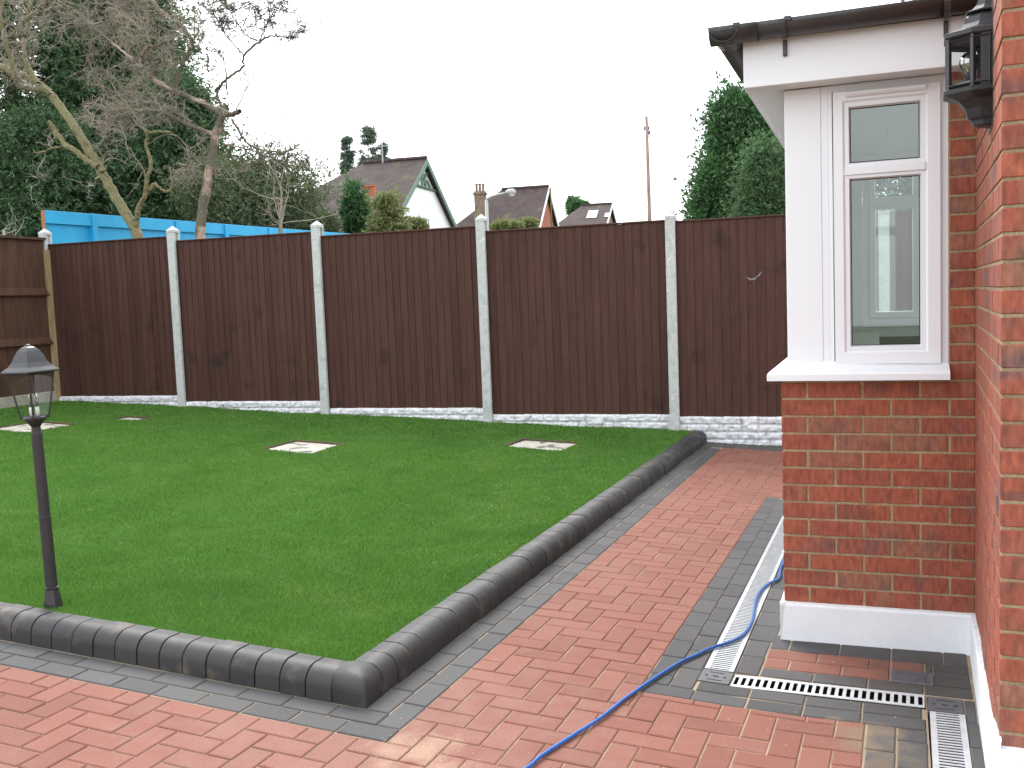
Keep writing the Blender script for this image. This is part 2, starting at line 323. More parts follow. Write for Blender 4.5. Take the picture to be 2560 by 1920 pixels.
def block_mesh(name, L, W, mat_):
    mb = MB(); g = 0.0026; c = 0.0042; x, y = L/2-g, W/2-g
    V = [(-x, -y, -0.03), (x, -y, -0.03), (x, y, -0.03), (-x, y, -0.03),
         (-x, -y, -c*.7), (x, -y, -c*.7), (x, y, -c*.7), (-x, y, -c*.7),
         (-x+c, -y+c, 0), (x-c, -y+c, 0), (x-c, y-c, 0), (-x+c, y-c, 0)]
    Fc = [(8, 9, 10, 11)] + [(i, (i+1) % 4, (i+1) % 4+4, i+4) for i in range(4)] + [(i+4, (i+1) % 4+4, (i+1) % 4+8, i+8) for i in range(4)]
    me = mesh(name, V, Fc); me.materials.append(mat_); return me
BM = {}
def bmesh_for(kind, L, W):
    key = (kind, round(L, 3), round(W, 3))
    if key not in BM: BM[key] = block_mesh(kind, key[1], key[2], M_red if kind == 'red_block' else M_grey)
    return BM[key]
def slope_at(X): return (gz(X+0.02)-gz(X-0.02))/0.04
def block_matrix(a, b, jit=1.0):
    p = G(a, b, random.uniform(-.0012, .0010)*jit)
    s = slope_at(p.x)
    ex = Vector((cg, sg, s*cg)).normalized(); ey = Vector((-sg, cg, -s*sg)).normalized()
    t = random.uniform(-.006, .006)*jit; ex2 = (ex+ey*t).normalized(); ez = ex2.cross(ey).normalized()
    ez = (ez+ex*random.uniform(-.004, .004)*jit+ey*random.uniform(-.004, .004)*jit).normalized()
    ey2 = ez.cross(ex2).normalized(); ex2 = ey2.cross(ez)
    M = Matrix.Identity(4)
    for i in range(3): M[i][0], M[i][1], M[i][2], M[i][3] = ex2[i], ey2[i], ez[i], p[i]
    return M
def pix(P):
    q = P-CAM; z = q.dot(RD)
    return (1280+F_PX*q.dot(RX)/z, 960-F_PX*q.dot(RU)/z, z) if z > 0.1 else (9e9, 9e9, z)
BLOCKS = []   # (kind, a, b, L, W, matrix)
def add_block(kind, a0, a1, b0, b1):
    if a1-a0 < 0.014 or b1-b0 < 0.014: return
    BLOCKS.append((kind, (a0+a1)/2, (b0+b1)/2, a1-a0, b1-b0))
P = PITCH_B
FORB = [(-9, 0.0, 0.0, 9), (0.692, 9, 0.752, B_END), (1.521, 9, -9, B_END), (-9, 9, 6.68, 9)]
def clip(r, f):
    a0, a1, b0, b1 = r
    if a1 <= f[0]+1e-6 or a0 >= f[1]-1e-6 or b1 <= f[2]+1e-6 or b0 >= f[3]-1e-6: return r
    opts = []
    if f[0] > a0: opts.append((a0, f[0], b0, b1))
    if f[1] < a1: opts.append((f[1], a1, b0, b1))
    if f[2] > b0: opts.append((a0, a1, b0, f[2]))
    if f[3] < b1: opts.append((a0, a1, f[3], b1))
    if not opts: return None
    return max(opts, key=lambda q: (q[1]-q[0])*(q[3]-q[2]))
b_off = 0.2
for i in range(-36, 32):
    for j in range(-18, 66):
        s = (i+j) % 4
        if s == 0: r = (i*P, (i+2)*P, b_off+j*P, b_off+(j+1)*P)
        elif s == 2: r = (i*P, (i+1)*P, b_off+j*P, b_off+(j+2)*P)
        else: continue
        f = FORB[1]
        if r[0] < f[0]-.014 and r[1] > f[0]+.014 and r[2] < f[2]-.014 and r[3] > f[2]+.014:      # an L round the inner corner
            add_block('red_block', f[0]+.001, r[1], r[2], f[2]-.001); r = (r[0], f[0]-.001, r[2], r[3])
        for f in FORB:
            if r: r = clip(r, f)
        if not r: continue
        if r[1] < -3.4 or r[3] < -1.5: continue
        if r[0] > 3.2: continue
        add_block('red_block', *r)
# grey borders: two rows along the front of the lawn, two beside the kerb of the path
for k in range(18):
    add_block('grey_block', -0.2035*(k+1), -0.2035*k, 0.0, 0.1)
    add_block('grey_block', -0.2035*(k+1)-0.0975, -0.2035*k-0.0975, 0.1017, 0.2017)
for j in range(33):
    b0 = 0.103+0.2035*j
    if b0+0.2 > 6.70: break
    add_block('grey_block', -0.1, 0.0, b0, b0+0.2035)
    add_block('grey_block', -0.2017, -0.1017, b0+0.1, b0+0.3035)
# far row against the fence
for k in range(26): add_block('grey_block', -0.20+0.1017*k, -0.20+0.1017*(k+1), 6.685, 6.885); add_block('grey_block', -0.20+0.1017*k, -0.20+0.1017*(k+1), 6.887, 7.02+.006*k)
# right-hand columns between the path and the drain
for j in range(19):
    b0 = 0.76+0.2035*j
    if b0 > B_END-.1: break
    add_block('grey_block', 0.692, 0.790, b0+0.1935 if j < 0 else b0+0.19, min(b0+0.19+0.2035, B_END))
    if b0+0.29 < B_END: add_block('grey_block', 0.792, 0.886, b0+0.09, min(b0+0.09+0.2035, B_END))
add_block('grey_block', 0.692, 0.790, 0.850, 0.950)
# rows in front of the cross drain
for k in range(5):
    a0 = 0.692+0.2035*k
    add_block('grey_block', a0-0.0, min(a0+0.2035, 1.722), 0.752, 0.848)
    add_block('grey_block', max(0.80, a0-0.10+0.1), min(a0+0.2035+0.0, 1.722), 0.850, 0.944) if k else None
add_block('grey_block', 1.625, 1.722, 0.752, 0.848)
# two columns towards the camera on the right
for j in range(7):
    b1 = 0.750-0.2035*j
    add_block('grey_block', 1.524, 1.622, b1-0.2035, b1)
    add_block('grey_block', 1.624, 1.722, b1-0.2035+0.1, b1+0.1 if j else b1)
# between the drain and the house
for j in range(17):
    b0 = 1.08+0.2035*j
    add_block('grey_block', 1.012, 1.108 if b0 < 1.4 else 1.125, b0, b0+0.2035)
for k in range(3): add_block('grey_block', 1.11+0.2035*k, 1.11+0.2035*(k+1), 1.084, 1.182)
for k, (x0, x1) in enumerate(((1.11, 1.315), (1.315, 1.52), (1.52, 1.598))): add_block('red_block', x0, x1, 1.297, 1.408)
for k, (x0, x1) in enumerate(((1.11, 1.21), (1.21, 1.415), (1.415, 1.598))): add_block('red_block', x0, x1, 1.185, 1.295)
add_block('red_block', 1.60, 1.725, 1.297, 1.408)
for k, (x0, x1) in enumerate(((1.11, 1.19), (1.19, 1.395), (1.395, 1.60), (1.60, 1.80), (1.80, 1.892))): add_block('grey_block', x0, x1, 1.410, 1.59)
for k in range(3): add_block('grey_block', 1.757, 1.89, 1.184+0.0753*k, 1.184+0.0753*(k+1))
add_block('grey_block', 1.727, 1.757, 1.297, 1.408)
add_block('grey_block', 1.72, 1.89, 1.084, 1.182)
for j in range(8):
    b1 = 1.068-0.2035*j
    add_block('grey_block', 1.852, 1.892, b1-0.2035, b1)
def place_blocks():
    vis = []; rest = {'red_block': [], 'grey_block': []}
    for bl in BLOCKS:
        c = G(bl[1], bl[2]); u, v, z = pix(c)
        inside = -60 < u < 2620 and 0 < v < 1990
        if c.x > 1.95 or (c.y > 0.1 and c.x > 0.05 and c.y < 2.7): inside = False
        vis.append((z if inside else 1e3+z, inside, bl))
    vis.sort(key=lambda q: q[0])
    cnt = {'red_block': 0, 'grey_block': 0}
    for z, inside, (kind, a, b, L, W) in vis:
        M = block_matrix(a, b)
        if inside and cnt[kind] < 298:
            cnt[kind] += 1
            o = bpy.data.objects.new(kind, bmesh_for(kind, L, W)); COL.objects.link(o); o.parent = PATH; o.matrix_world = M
        else:
            rest[kind].append((L, W, M))
    for kind, R in rest.items():
        mb = MB()
        for L, W, M in R:
            me = bmesh_for(kind, L, W)
            mb.add([M @ q.co for q in me.vertices], [tuple(p.vertices) for p in me.polygons])
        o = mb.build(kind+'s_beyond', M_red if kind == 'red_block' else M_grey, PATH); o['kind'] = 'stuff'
place_blocks()

# ------------------------------------------------------------------ kerb of bullnose stones round the lawn
KH = 0.112; KD = 0.130; KP = 0.1165
def kerb_profile():
    pr = [(0.0, -0.04), (0.0, 0.045)]
    for i in range(1, 9):
        t = math.pi/2*i/8; pr.append((0.068*(1-math.cos(t)), 0.045+(KH-0.045)*math.sin(t)))
    pr += [(KD, KH-0.002), (KD, -0.04)]
    return pr
KPR = kerb_profile()
def kerb_mesh(Wd):
    x0 = Wd/2-0.0024; n = len(KPR); V = []; Fc = []; sm = []
    cy_, cz_ = KD*0.6, KH*0.3
    def row(x, ins):
        r = []
        for (y, z) in KPR:
            d = Vector((y-cy_, z-cz_)); k = 1-ins/max(d.length, .01); r.append((x, cy_+d.x*k, cz_+d.y*k))
        return r
    def strip(r0, r1, smooth):
        o = len(V); V.extend(r0+r1)
        for k in range(n-1): Fc.append((o+n+k, o+n+k+1, o+k+1, o+k)); sm.append(smooth)
    strip(row(-x0+.0018, 0), row(x0-.0018, 0), True); strip(row(-x0, .002), row(-x0+.0018, 0), False); strip(row(x0-.0018, 0), row(x0, .002), False)
    o = len(V); V.extend(row(-x0, .002)+row(x0, .002)); Fc.append(tuple(o+k for k in range(n))); Fc.append(tuple(o+n+k for k in range(n))[::-1]); sm += [False, False]
    me = mesh('kerb_stone', V, Fc); me.polygons.foreach_set('use_smooth', sm); me.materials.append(M_kerb); return me
def auto_flat(me):      # keep the end caps flat
    for p in me.polygons:
        if len(p.vertices) > 6: p.use_smooth = False
KM = kerb_mesh(KP)
KERB = empty('kerb', G(-0.27, 0.27)); tag(KERB, 'raised charcoal bullnose kerb running round two sides of the lawn', 'kerb')
def kerb_stone(a, b, along):           # along 'a': front faces -b ; along 'b': front faces +a
    p = G(a, b); s = slope_at(p.x)
    j = random.uniform(-.003, .003)
    if along == 'a': X = Vector((cg, sg, s)); Yv = Vector((-sg, cg, 0))
    else: X = Vector((-sg-0.0105*cg, cg-0.0105*sg, 0)); Yv = Vector((-cg, -sg, -s))
    X = (X.normalized()+Yv.normalized()*random.uniform(-.008, .008)).normalized(); Yv = (Yv-X*Yv.dot(X)).normalized(); Z = X.cross(Yv).normalized()
    if Z.z < 0: Z = -Z
    M = Matrix.Identity(4)
    kj1, kj2 = random.uniform(-.002, .002), random.uniform(-.002, .002)
    for i in range(3): M[i][0], M[i][1], M[i][2], M[i][3] = X[i], Yv[i], Z[i], p[i]+Z[i]*kj1+Yv[i]*kj2
    o = bpy.data.objects.new('kerb_stone', KM); COL.objects.link(o); o.parent = KERB
    o.matrix_parent_inverse = Matrix.Identity(4); o.matrix_world = M
    o.matrix_local = KERB_I @ M
KERB_I = Matrix.Translation(-G(-0.27, 0.27))
kb = 0.209
a = -0.349-KP/2
while a > -3.6: kerb_stone(a, kb, 'a'); a -= KP
b = kb+0.140+KP/2
while b < 6.88: kerb_stone(-0.203, b, 'b'); b += 0.1155
def kerb_corner():
    n = len(KPR); mb = MB(); O = Vector((-0.203, kb))
    # leg 1 runs in -a from the mitre, leg 2 in +b; mitre line: offset (-y, +y) from the outer corner
    def leg(end, swap):
        rows = []
        for t in (0.0, 0.03, 1.0):
            r = []
            for (y, z) in KPR:
                if not swap: x0, x1 = O.x-y, -0.3475; q = (x0+(x1-x0)*t, O.y+y)
                else: x0, x1 = O.y+y, kb+0.1385; q = (O.x-y, x0+(x1-x0)*t)
                rr = 0.02*max(0, 1-t*8)*0
                r.append(G(q[0], q[1], z)-KERB_P)
            rows.append(r)
        V = [p for r in rows for p in r]; Fc = []
        for i in range(2):
            for k in range(n-1):
                f = (i*n+k, i*n+k+1, (i+1)*n+k+1, (i+1)*n+k); Fc.append(f if swap else f[::-1])
        Fc.append(tuple(2*n+k for k in range(n)) if swap else tuple(2*n+k for k in range(n))[::-1])
        mb.add(V, Fc)
    leg(0, False); leg(0, True)
    me = mesh('corner_stone', mb.v, mb.f, True); me.materials.append(M_kerb); auto_flat(me)
    bm = bmesh.new(); bm.from_mesh(me); bmesh.ops.remove_doubles(bm, verts=bm.verts, dist=0.0006)
    bmesh.ops.smooth_vert(bm, verts=[v for v in bm.verts if (v.co+KERB_P-G(O.x, O.y, v.co.z)).xy.length < 0.10 and v.co.z+KERB_P.z > G(O.x, O.y, 0.04).z and v.co.z+KERB_P.z < G(O.x, O.y, KH+.05).z], factor=0.4, use_axis_x=True, use_axis_y=True, use_axis_z=True)
    bmesh.ops.recalc_face_normals(bm, faces=bm.faces); bm.to_mesh(me); bm.free()
    return link('corner_stone', me, M_kerb, KERB)
KERB_P = G(-0.27, 0.27)
kerb_corner()

# ------------------------------------------------------------------ lawn
LH = 0.100
def lawn_h(a, b):
    return LH + 0.006*np.sin(a*2.1+b*1.3) + 0.005*np.sin(b*3.7-a*1.1) + 0.003*np.sin(a*7.3+b*5.1)
def Gnp(a, b):
    a2 = a-0.0105*np.maximum(b, 0)
    X = GX+a2*cg-b*sg; Y = GY+a2*sg+b*cg
    Xc = np.maximum(X, -13.0); t = -Xc-0.02
    return X, Y, 0.0453*np.where(t > 0.15, t, np.where(t < -0.15, 0, (t+0.15)**2/0.6))
SLABS = [((-4.46, 3.245), 0.53, 0.52, 0.0), ((-2.50, 4.14), 0.56, 0.45, 0.0), ((-7.70, 3.33), 0.50, 0.56, 0.04), ((-7.15, 4.15), 0.36, 0.26, 0.0)]
def in_slab(X, Y, m_=0.0):
    r = np.zeros(np.shape(X), bool)
    for (c, sx, sy, rz) in SLABS:
        dx = (X-c[0])*math.cos(GA)+(Y-c[1])*math.sin(GA); dy = -(X-c[0])*math.sin(GA)+(Y-c[1])*math.cos(GA)
        r |= (np.abs(dx) < sx/2+m_) & (np.abs(dy) < sy/2+m_)
    return r
def lawn_base():
    A = np.concatenate([np.arange(-8.6, -0.4, 0.1), [-0.335]]); B = np.concatenate([[0.338], np.arange(0.4, 6.98, 0.1)])
    aa, bb = np.meshgrid(A, B); X, Y, Z = Gnp(aa, bb)
    Z = Z+lawn_h(aa, bb)-0.012
    n = len(A); V = np.stack([X.ravel(), Y.ravel(), Z.ravel()], 1); Fc = []
    ok = (X > -9.3) & (Y < 5.515+0.03*X+0.06)
    for j in range(len(B)-1):
        for i in range(n-1):
            cx, cy = (X[j, i]+X[j, i+1])/2, (Y[j, i]+Y[j+1, i])/2
            if cx < -9.25 or cy > YF(cx)+0.04: continue
            if in_slab(cx, cy, -0.0): continue
            Fc.append((j*n+i, j*n+i+1, (j+1)*n+i+1, (j+1)*n+i))
    o = npmesh('lawn', V, np.array(Fc), M_soil, None, True); tag(o, kind='structure')
lawn_base()
def grass():
    N = 2300000
    # more blades near the camera, wider ones far away
    a = RNG.uniform(-8.6, -0.325, N); b = 0.325+(6.75)*RNG.random(N)**1.35
    X, Y, Z = Gnp(a, b)
    q = np.stack([X-CAM.x, Y-CAM.y, Z+.1-CAM.z], 1)
    z = q@np.array(RD); u = 1280+F_PX*(q@np.array(RX))/z; v = 960-F_PX*(q@np.array(RU))/z
    dist = np.abs(z)
    keep = (X > -9.17) & (Y < 5.515+0.03*X-0.015) & (u > -1900) & (u < 2900) & (~in_slab(X, Y, -0.008))
    keep &= RNG.random(N) < np.clip((4.8/np.maximum(dist, 1))**1.2, 0.12, 1)*np.where(u < -250, 0.6, 1.0)
    a, b, X, Y, Z, dist = (k[keep] for k in (a, b, X, Y, Z, dist))
    Z = Z+lawn_h(a, b)-0.014; n = len(a)
    clump = 0.5+0.5*np.sin(X*9+np.sin(Y*7)*2)*np.sin(Y*8+np.sin(X*5)*2)
    h = RNG.uniform(0.007, 0.025, n)*(0.75+0.45*clump)
    wd = 0.0012*(1+RNG.random(n))*np.clip(dist/3.2, 1, 4.0)
    th = RNG.uniform(0, 2*np.pi, n); lean = RNG.uniform(0.0, 0.020, n); th2 = RNG.uniform(0, 2*np.pi, n)
    V = np.zeros((n, 3, 3), np.float32)
    dx, dy = np.cos(th)*wd, np.sin(th)*wd
    V[:, 0] = np.stack([X-dx, Y-dy, Z], 1); V[:, 1] = np.stack([X+dx, Y+dy, Z], 1)
    V[:, 2] = np.stack([X+np.cos(th2)*lean, Y+np.sin(th2)*lean, Z+h], 1)
    Fc = np.arange(3*n).reshape(n, 3)
    o = npmesh('grass', V.reshape(-1, 3), Fc, M_grass)
    tag(o, 'short bright green turf covering the raised lawn', 'grass', kind='stuff')
grass()
slab_labels = ['pale square concrete slab sunk in the middle of the lawn', 'stained concrete slab sunk in the lawn nearest the path end',
               'concrete slab sunk in the lawn behind the lantern post', 'smallest grey slab sunk in the lawn near the left fence']
for (c, sx, sy, rz), lb in zip(SLABS, slab_labels):
    e = empty('inspection_slab', (c[0], c[1], gz(c[0])+LH)); tag(e, lb, 'slab', 'concrete slabs let into the lawn')
    Rz = Matrix.Rotation(GA, 4, 'Z'); s = slope_at(c[0])
    Rz = Matrix(((1, 0, 0, 0), (0, 1, 0, 0), (s, 0, 1, 0), (0, 0, 0, 1))) @ Rz
    mb = MB(); mb.cbox(-sx/2+.02, sx/2-.01, -sy/2+.01, sy/2-.025, -0.07, -0.012, 0.006, Rz); mb.build('slab', M_slab, e)
    mb = MB(); t = 0.012
    mb.box(-sx/2-.02, sx/2+.02, sy/2-.012, sy/2+.004, -.09, .002, Rz); mb.box(-sx/2-.006, -sx/2+.008, -sy/2, sy/2-.012, -.09, .000, Rz)
    mb.box(-sx/2-.02, sx/2+.02, -sy/2-.05, sy/2+.02, -.10, -.07, Rz)
    mb.build('earth_edge', M_edge, e)

# ------------------------------------------------------------------ back fence
FENCE = empty('back_fence', (0, 0, 0)); tag(FENCE, 'dark brown board fence with concrete posts and rock-faced gravel boards along the back', 'fence')
POSTX = [-9.25, -7.375, -5.463, -3.510, -1.516, 0.465, 2.41]
PTOP = [2.634, 2.554, 2.50, 2.45, 2.352, 2.31, 2.27]
PANT = [2.441, 2.385, 2.332, 2.273, 2.256, 2.22]
PANB = [0.557, 0.484, 0.400, 0.330, 0.308, 0.285]
fence_ang = math.atan(0.03)
def post(i):
    x, top = POSTX[i], PTOP[i]; y = YF(x)
    e = empty('fence_post', (x, y, gz(x)-.05), fence_ang, FENCE)
    h = top-(gz(x)-.05); hw = 0.049; mb = MB()
    mb.cbox(-hw, hw, -0.062, -0.018, 0, h-0.075, 0.006)
    mb.cbox(-hw, hw, 0.030, 0.062, 0, h-0.075, 0.006); mb.box(-hw+.026, hw-.026, -0.020, 0.032, 0, h-0.078)
    mb.build('shaft', M_post, e)
    mb = MB(); V = [(-hw, -.062, h-.074), (hw, -.062, h-.074), (hw, .062, h-.074), (-hw, .062, h-.074),
                    (-hw, -.062, h-.045), (hw, -.062, h-.045), (hw, .062, h-.045), (-hw, .062, h-.045), (-.003, -.003, h+.006), (.003, -.003, h+.006), (.003, .003, h+.006), (-.003, .003, h+.006)]
    mb.add(V, [(i, (i+1) % 4, (i+1) % 4+4, i+4) for i in range(4)]+[(i+4, (i+1) % 4+4, (i+1) % 4+8, i+8) for i in range(4)]+[(8, 9, 10, 11)])
    mb.build('pointed_top', M_post, e)
    if i == 0:
        mb = MB(); mb.box(-.0515, .0515, -.080, -.0645, 0.05, h-.26); mb.box(.0495, .058, -.080, .02, 0.05, h-.26); mb.build('timber_batten', M_tan, e)
for i in range(7): post(i)
def feather_board(w, h, drop=0.0):     # tapered board: thick edge overlaps the next one
    mb = MB(); t0, t1 = 0.004, 0.0125
    V = [(0, -t0, 0), (w, -t1, 0), (w, 0, 0), (0, 0, 0), (0, -t0, h), (w, -t1, h), (w, 0, h), (0, 0, h)]
    mb.add(V, [(0, 3, 2, 1), (4, 5, 6, 7), (0, 1, 5, 4), (1, 2, 6, 5), (2, 3, 7, 6), (3, 0, 4, 7)]); return mb
def panel(i):
    x0, x1 = POSTX[i]+.049, POSTX[i+1]-.049; xm = (x0+x1)/2; zb, zt = PANB[i], PANT[i]; L = x1-x0
    e = empty('fence_panel', (x0, YF(x0), zb), fence_ang, FENCE)
    if i == 4: e['label'] = 'fence panel with a white smudge beside the window corner'
    n = 22; pw = L/n; me = None
    H = zt-zb
    mb = feather_board(pw+.012, H-0.012); me = mesh('board', mb.v, mb.f); me.materials.append(M_board)
    for k in range(n):
        o = bpy.data.objects.new('board', me); COL.objects.link(o); o.parent = e
        o.location = (k*pw-.012+random.uniform(-.002, .002), 0.004+random.uniform(-.002, .0015), random.uniform(-.003, .003))
        o.rotation_euler = (0, random.uniform(-.0009, .0009), random.uniform(-.01, .004))
    mb = MB(); mb.cbox(-.002, L+.002, -.022, .03, H-.012, H+.004, .003); mb.build('capping_rail', M_board, e)
    mb = MB()
    for z in (0.06, H*.5, H-.12): mb.box(0, L, .010, .05, z, z+.045)
    mb.box(-.0, .03, .010, .048, 0.0, H-.013); mb.box(L-.03, L, .010, .048, 0.0, H-.013)
    mb.build('rail', M_board, e)
    if i == 4:
        mb = MB(); c = (at(1885, 690, YF(-.62)-.02)-Vector((x0, YF(x0), zb)))
        V = []; nn = 14
        for k in range(nn):
            t = k/(nn-1); V.append((c.x-.07+.14*t, -.0105, c.z+.03*math.sin(t*3.0+3.3)+.045*t*t))
            V.append((c.x-.07+.14*t, -.0105, c.z+.03*math.sin(t*3.0+3.3)+.045*t*t-.012-.012*math.sin(t*9)**2*(t > .1)))
        mb.add(V, [(2*k, 2*k+1, 2*k+3, 2*k+2) for k in range(nn-1)]); o = mb.build('white_smudge', mat('chalk_smudge', [(0.12, 0.11, 0.12), (0.28, 0.27, 0.29)], 0.9, 60, 1, rnd=False), e)
    # gravel board: rock-faced concrete
    g = empty('gravel_board', (x0, YF(x0), zb-0.003), fence_ang, FENCE)
    nx, nz = 190, 34; Hh = 0.31; rnd = random.Random(i*13+5)
    xs = np.linspace(0, L, nx); zs = np.linspace(-Hh, 0, nz)
    hgt = np.zeros((nz, nx)); rg = np.random.default_rng(i+20)
    rows = [(-0.075, 0.0), (-0.15, -0.075), (-0.225, -0.15), (-0.30, -0.225)]
    stones = []
    for r, (za, zb_) in enumerate(rows):
        x = -rnd.uniform(0, .2)
        while x < L:
            wv = rnd.uniform(.12, .30); stones.append([x, x+wv, za, zb_]); x += wv
    for k in range(int(L/.7)): # tall stones that span two courses
        x = rnd.uniform(.1, L-.3); wv = rnd.uniform(.12, .2); r = rnd.choice((0, 2)); stones.append([x, x+wv, rows[r+1][0], rows[r][1]])
    XX, ZZ = np.meshgrid(xs, zs)
    coarse = rg.random((60, 400))
    def noise(x, z, s, o):
        xi = x*s+o; zi = z*s+30+o; x0_ = np.floor(xi).astype(int); z0_ = np.floor(zi).astype(int); fx, fz = xi-x0_, zi-z0_
        fx = fx*fx*(3-2*fx); fz = fz*fz*(3-2*fz); g_ = lambda p, q: coarse[q % 60, p % 400]
        return (g_(x0_, z0_)*(1-fx)+g_(x0_+1, z0_)*fx)*(1-fz)+(g_(x0_, z0_+1)*(1-fx)+g_(x0_+1, z0_+1)*fx)*fz
    for (xa, xb, za, zb_) in stones:
        mk = (XX >= xa) & (XX <= xb) & (ZZ >= za) & (ZZ <= zb_)
        d = np.minimum(np.minimum(XX-xa, xb-XX), np.minimum(ZZ-za, zb_-ZZ))
        o_ = rnd.uniform(0, 50)
        hh = np.clip(d/0.012, 0, 1)*(0.010+0.020*noise(XX, ZZ*1.6, 22, o_)+0.009*noise(XX, ZZ, 55, o_)+0.12*0)
        hgt = np.where(mk, hh, hgt)
    V = np.stack([XX.ravel(), (-0.006-hgt).ravel(), ZZ.ravel()], 1)
    Fc = np.array([(j*nx+k, j*nx+k+1, (j+1)*nx+k+1, (j+1)*nx+k) for j in range(nz-1) for k in range(nx-1)])
    npmesh('rock_face', V, Fc, M_gravel, g)
    mb = MB(); mb.box(0, L, -.005, .025, -Hh, 0); mb.build('backing', M_gravel, g)
for i in range(6): panel(i)

# ------------------------------------------------------------------ side fence on the left, seen from its rail side
def side_fence():
    X = -9.22
    SF = empty('side_fence', (X, 5.17, gz(X))); tag(SF, 'weathered brown fence with its rails showing at the left edge', 'fence'); SFI = Vector((X, 5.17, gz(X)))
    y = 5.17
    for k in range(2):
        y0 = y-1.86
        e = empty('side_fence_panel', Vector((X, y0, gz(X)))-SFI, 0, SF)
        zb, zt = 0.215, 2.075
        mb = feather_board(0.108, zt-zb); mb.v = [(p[1], p[0], p[2]) for p in mb.v]; mb.f = [tuple(reversed(f)) for f in mb.f]
        me = mesh('board', mb.v, mb.f); me.materials.append(M_oldboard)
        for j in range(19):
            o = bpy.data.objects.new('board', me); COL.objects.link(o); o.parent = e; o.location = (-0.0+random.uniform(-.001, .001), j*.0975, zb)
        for (za, zc) in ((0.80, 0.87), (1.40, 1.47)):
            mb = MB(); mb.add([(.002, 0, za), (.042, 0, za), (.042, 0, za+.012), (.002, 0, zc+.02), (.002, 1.86, za), (.042, 1.86, za), (.042, 1.86, za+.012), (.002, 1.86, zc+.02)],
                              [(0, 1, 2, 3), (7, 6, 5, 4), (0, 4, 5, 1), (1, 5, 6, 2), (2, 6, 7, 3), (3, 7, 4, 0)]); mb.build('rail', M_oldboard, e)
        mb = MB(); mb.box(-.02, .05, 0, 1.86, zt-.0, zt+.03); mb.build('capping', M_oldboard, e)
        mb = MB(); oy = y0-5.17; mb.cbox(-.02, .028, oy, oy+1.86, -.15, zb-.003, .004); mb.build('gravel_board', M_plainconc, SF)
        y = y0-.1
        p = empty('fence_post', Vector((X, y0-.05, gz(X)))-SFI, 0, SF)
        mb = MB(); mb.cbox(-.06, .06, -.048, .048, -.1, 2.15, .006); mb.build('shaft', M_post, p)
        mb = MB(); mb.lathe([(.085, 2.151), (.085, 2.16), (.015, 2.21)], 4, None, math.pi/4); mb.build('pointed_top', M_post, p)
side_fence()

# ------------------------------------------------------------------ house with the bay and its window
HOUSE = empty('house', (0, 0, 0)); tag(HOUSE, 'red brick house with a white framed corner window and white plinth at the right', 'house')
WB = 0.766; PL = 0.166
def mainX(Y): return WB+0.0382*Y
D3 = 1.36
def brick_mesh(name, L, Dp, H=0.065):
    mb = MB(); mb.cbox(0, L, 0, Dp, 0, H, 0.0022); me = mesh(name, mb.v, mb.f); me.materials.append(M_brick); return me
BRM = {}
def brick(parent, origin, ex, ey, L, Dp=0.1025, H=0.065):
    key = (round(L, 3), round(Dp, 3), round(H, 3))
    if key not in BRM: BRM[key] = brick_mesh('brick', *key)
    o = bpy.data.objects.new('brick', BRM[key]); COL.objects.link(o); o.parent = parent
    M = Matrix.Identity(4); ez = Vector((0, 0, 1)); j = random.uniform(-.0015, .001)
    ex = (ex+ez*random.uniform(-.004, .004)).normalized(); e2 = ez.cross(ex).normalized(); ez = ex.cross(e2)
    for i in range(3): M[i][0], M[i][1], M[i][2], M[i][3] = ex[i], e2[i], ez[i], origin[i]+e2[i]*j
    o.matrix_world = M
# bay wall facing the camera
mb = MB(); mb.box(0.0035, 0.80, 0.0035, 0.10, 0.0, 1.15); mb.box(0.0035, .10, .1, 2.6, 0, 1.15); mb.box(WB-.10, WB+.1, 0.0035, .1, 1.15, 2.375)
BAYW = mb.build('bay_wall', M_mortar, HOUSE)
X1, Y1 = Vector((1, 0, 0)), Vector((0, 1, 0))
z = PL+.005
for c in range(13):
    x = 0.0; first = 0.1025 if c % 2 == 0 else 0.215
    z0 = PL+.006+.075*c
    H = 0.065 if z0+.065 < 1.147 else 1.147-z0
    if H < .02: break
    while x < WB-.004:
        L = first if x == 0 else 0.215
        L = min(L, WB-x-.001)
        if L > .02: brick(BAYW, Vector((x, 0, z0)), X1, Y1, L, .1, H)
        x += L+.01
# its left side, one mesh: only the first bricks could ever be seen
mb = MB()
for c in range(13):
    z0 = PL+.006+.075*c; y = 0.225 if c % 2 == 0 else 0.1125
    H = 0.065 if z0+.065 < 1.147 else 1.147-z0
    while y < 2.6: 
        mb.cbox(0.0, .05, y, min(y+.215, 2.6), z0, z0+H, .002); y += .225
o = mb.build('side_bricks', M_brick, BAYW); o['kind'] = 'stuff'
# narrow strip of brick between the window and the main wall
STRIP = mb = None
for c in range(13, 30):
    z0 = PL+.006+.075*c
    x0 = 0.672+(.0 if c % 2 else .0)
    brick(BAYW, Vector((x0, 0.0, z0)), X1, Y1, WB-x0-.001, .1)
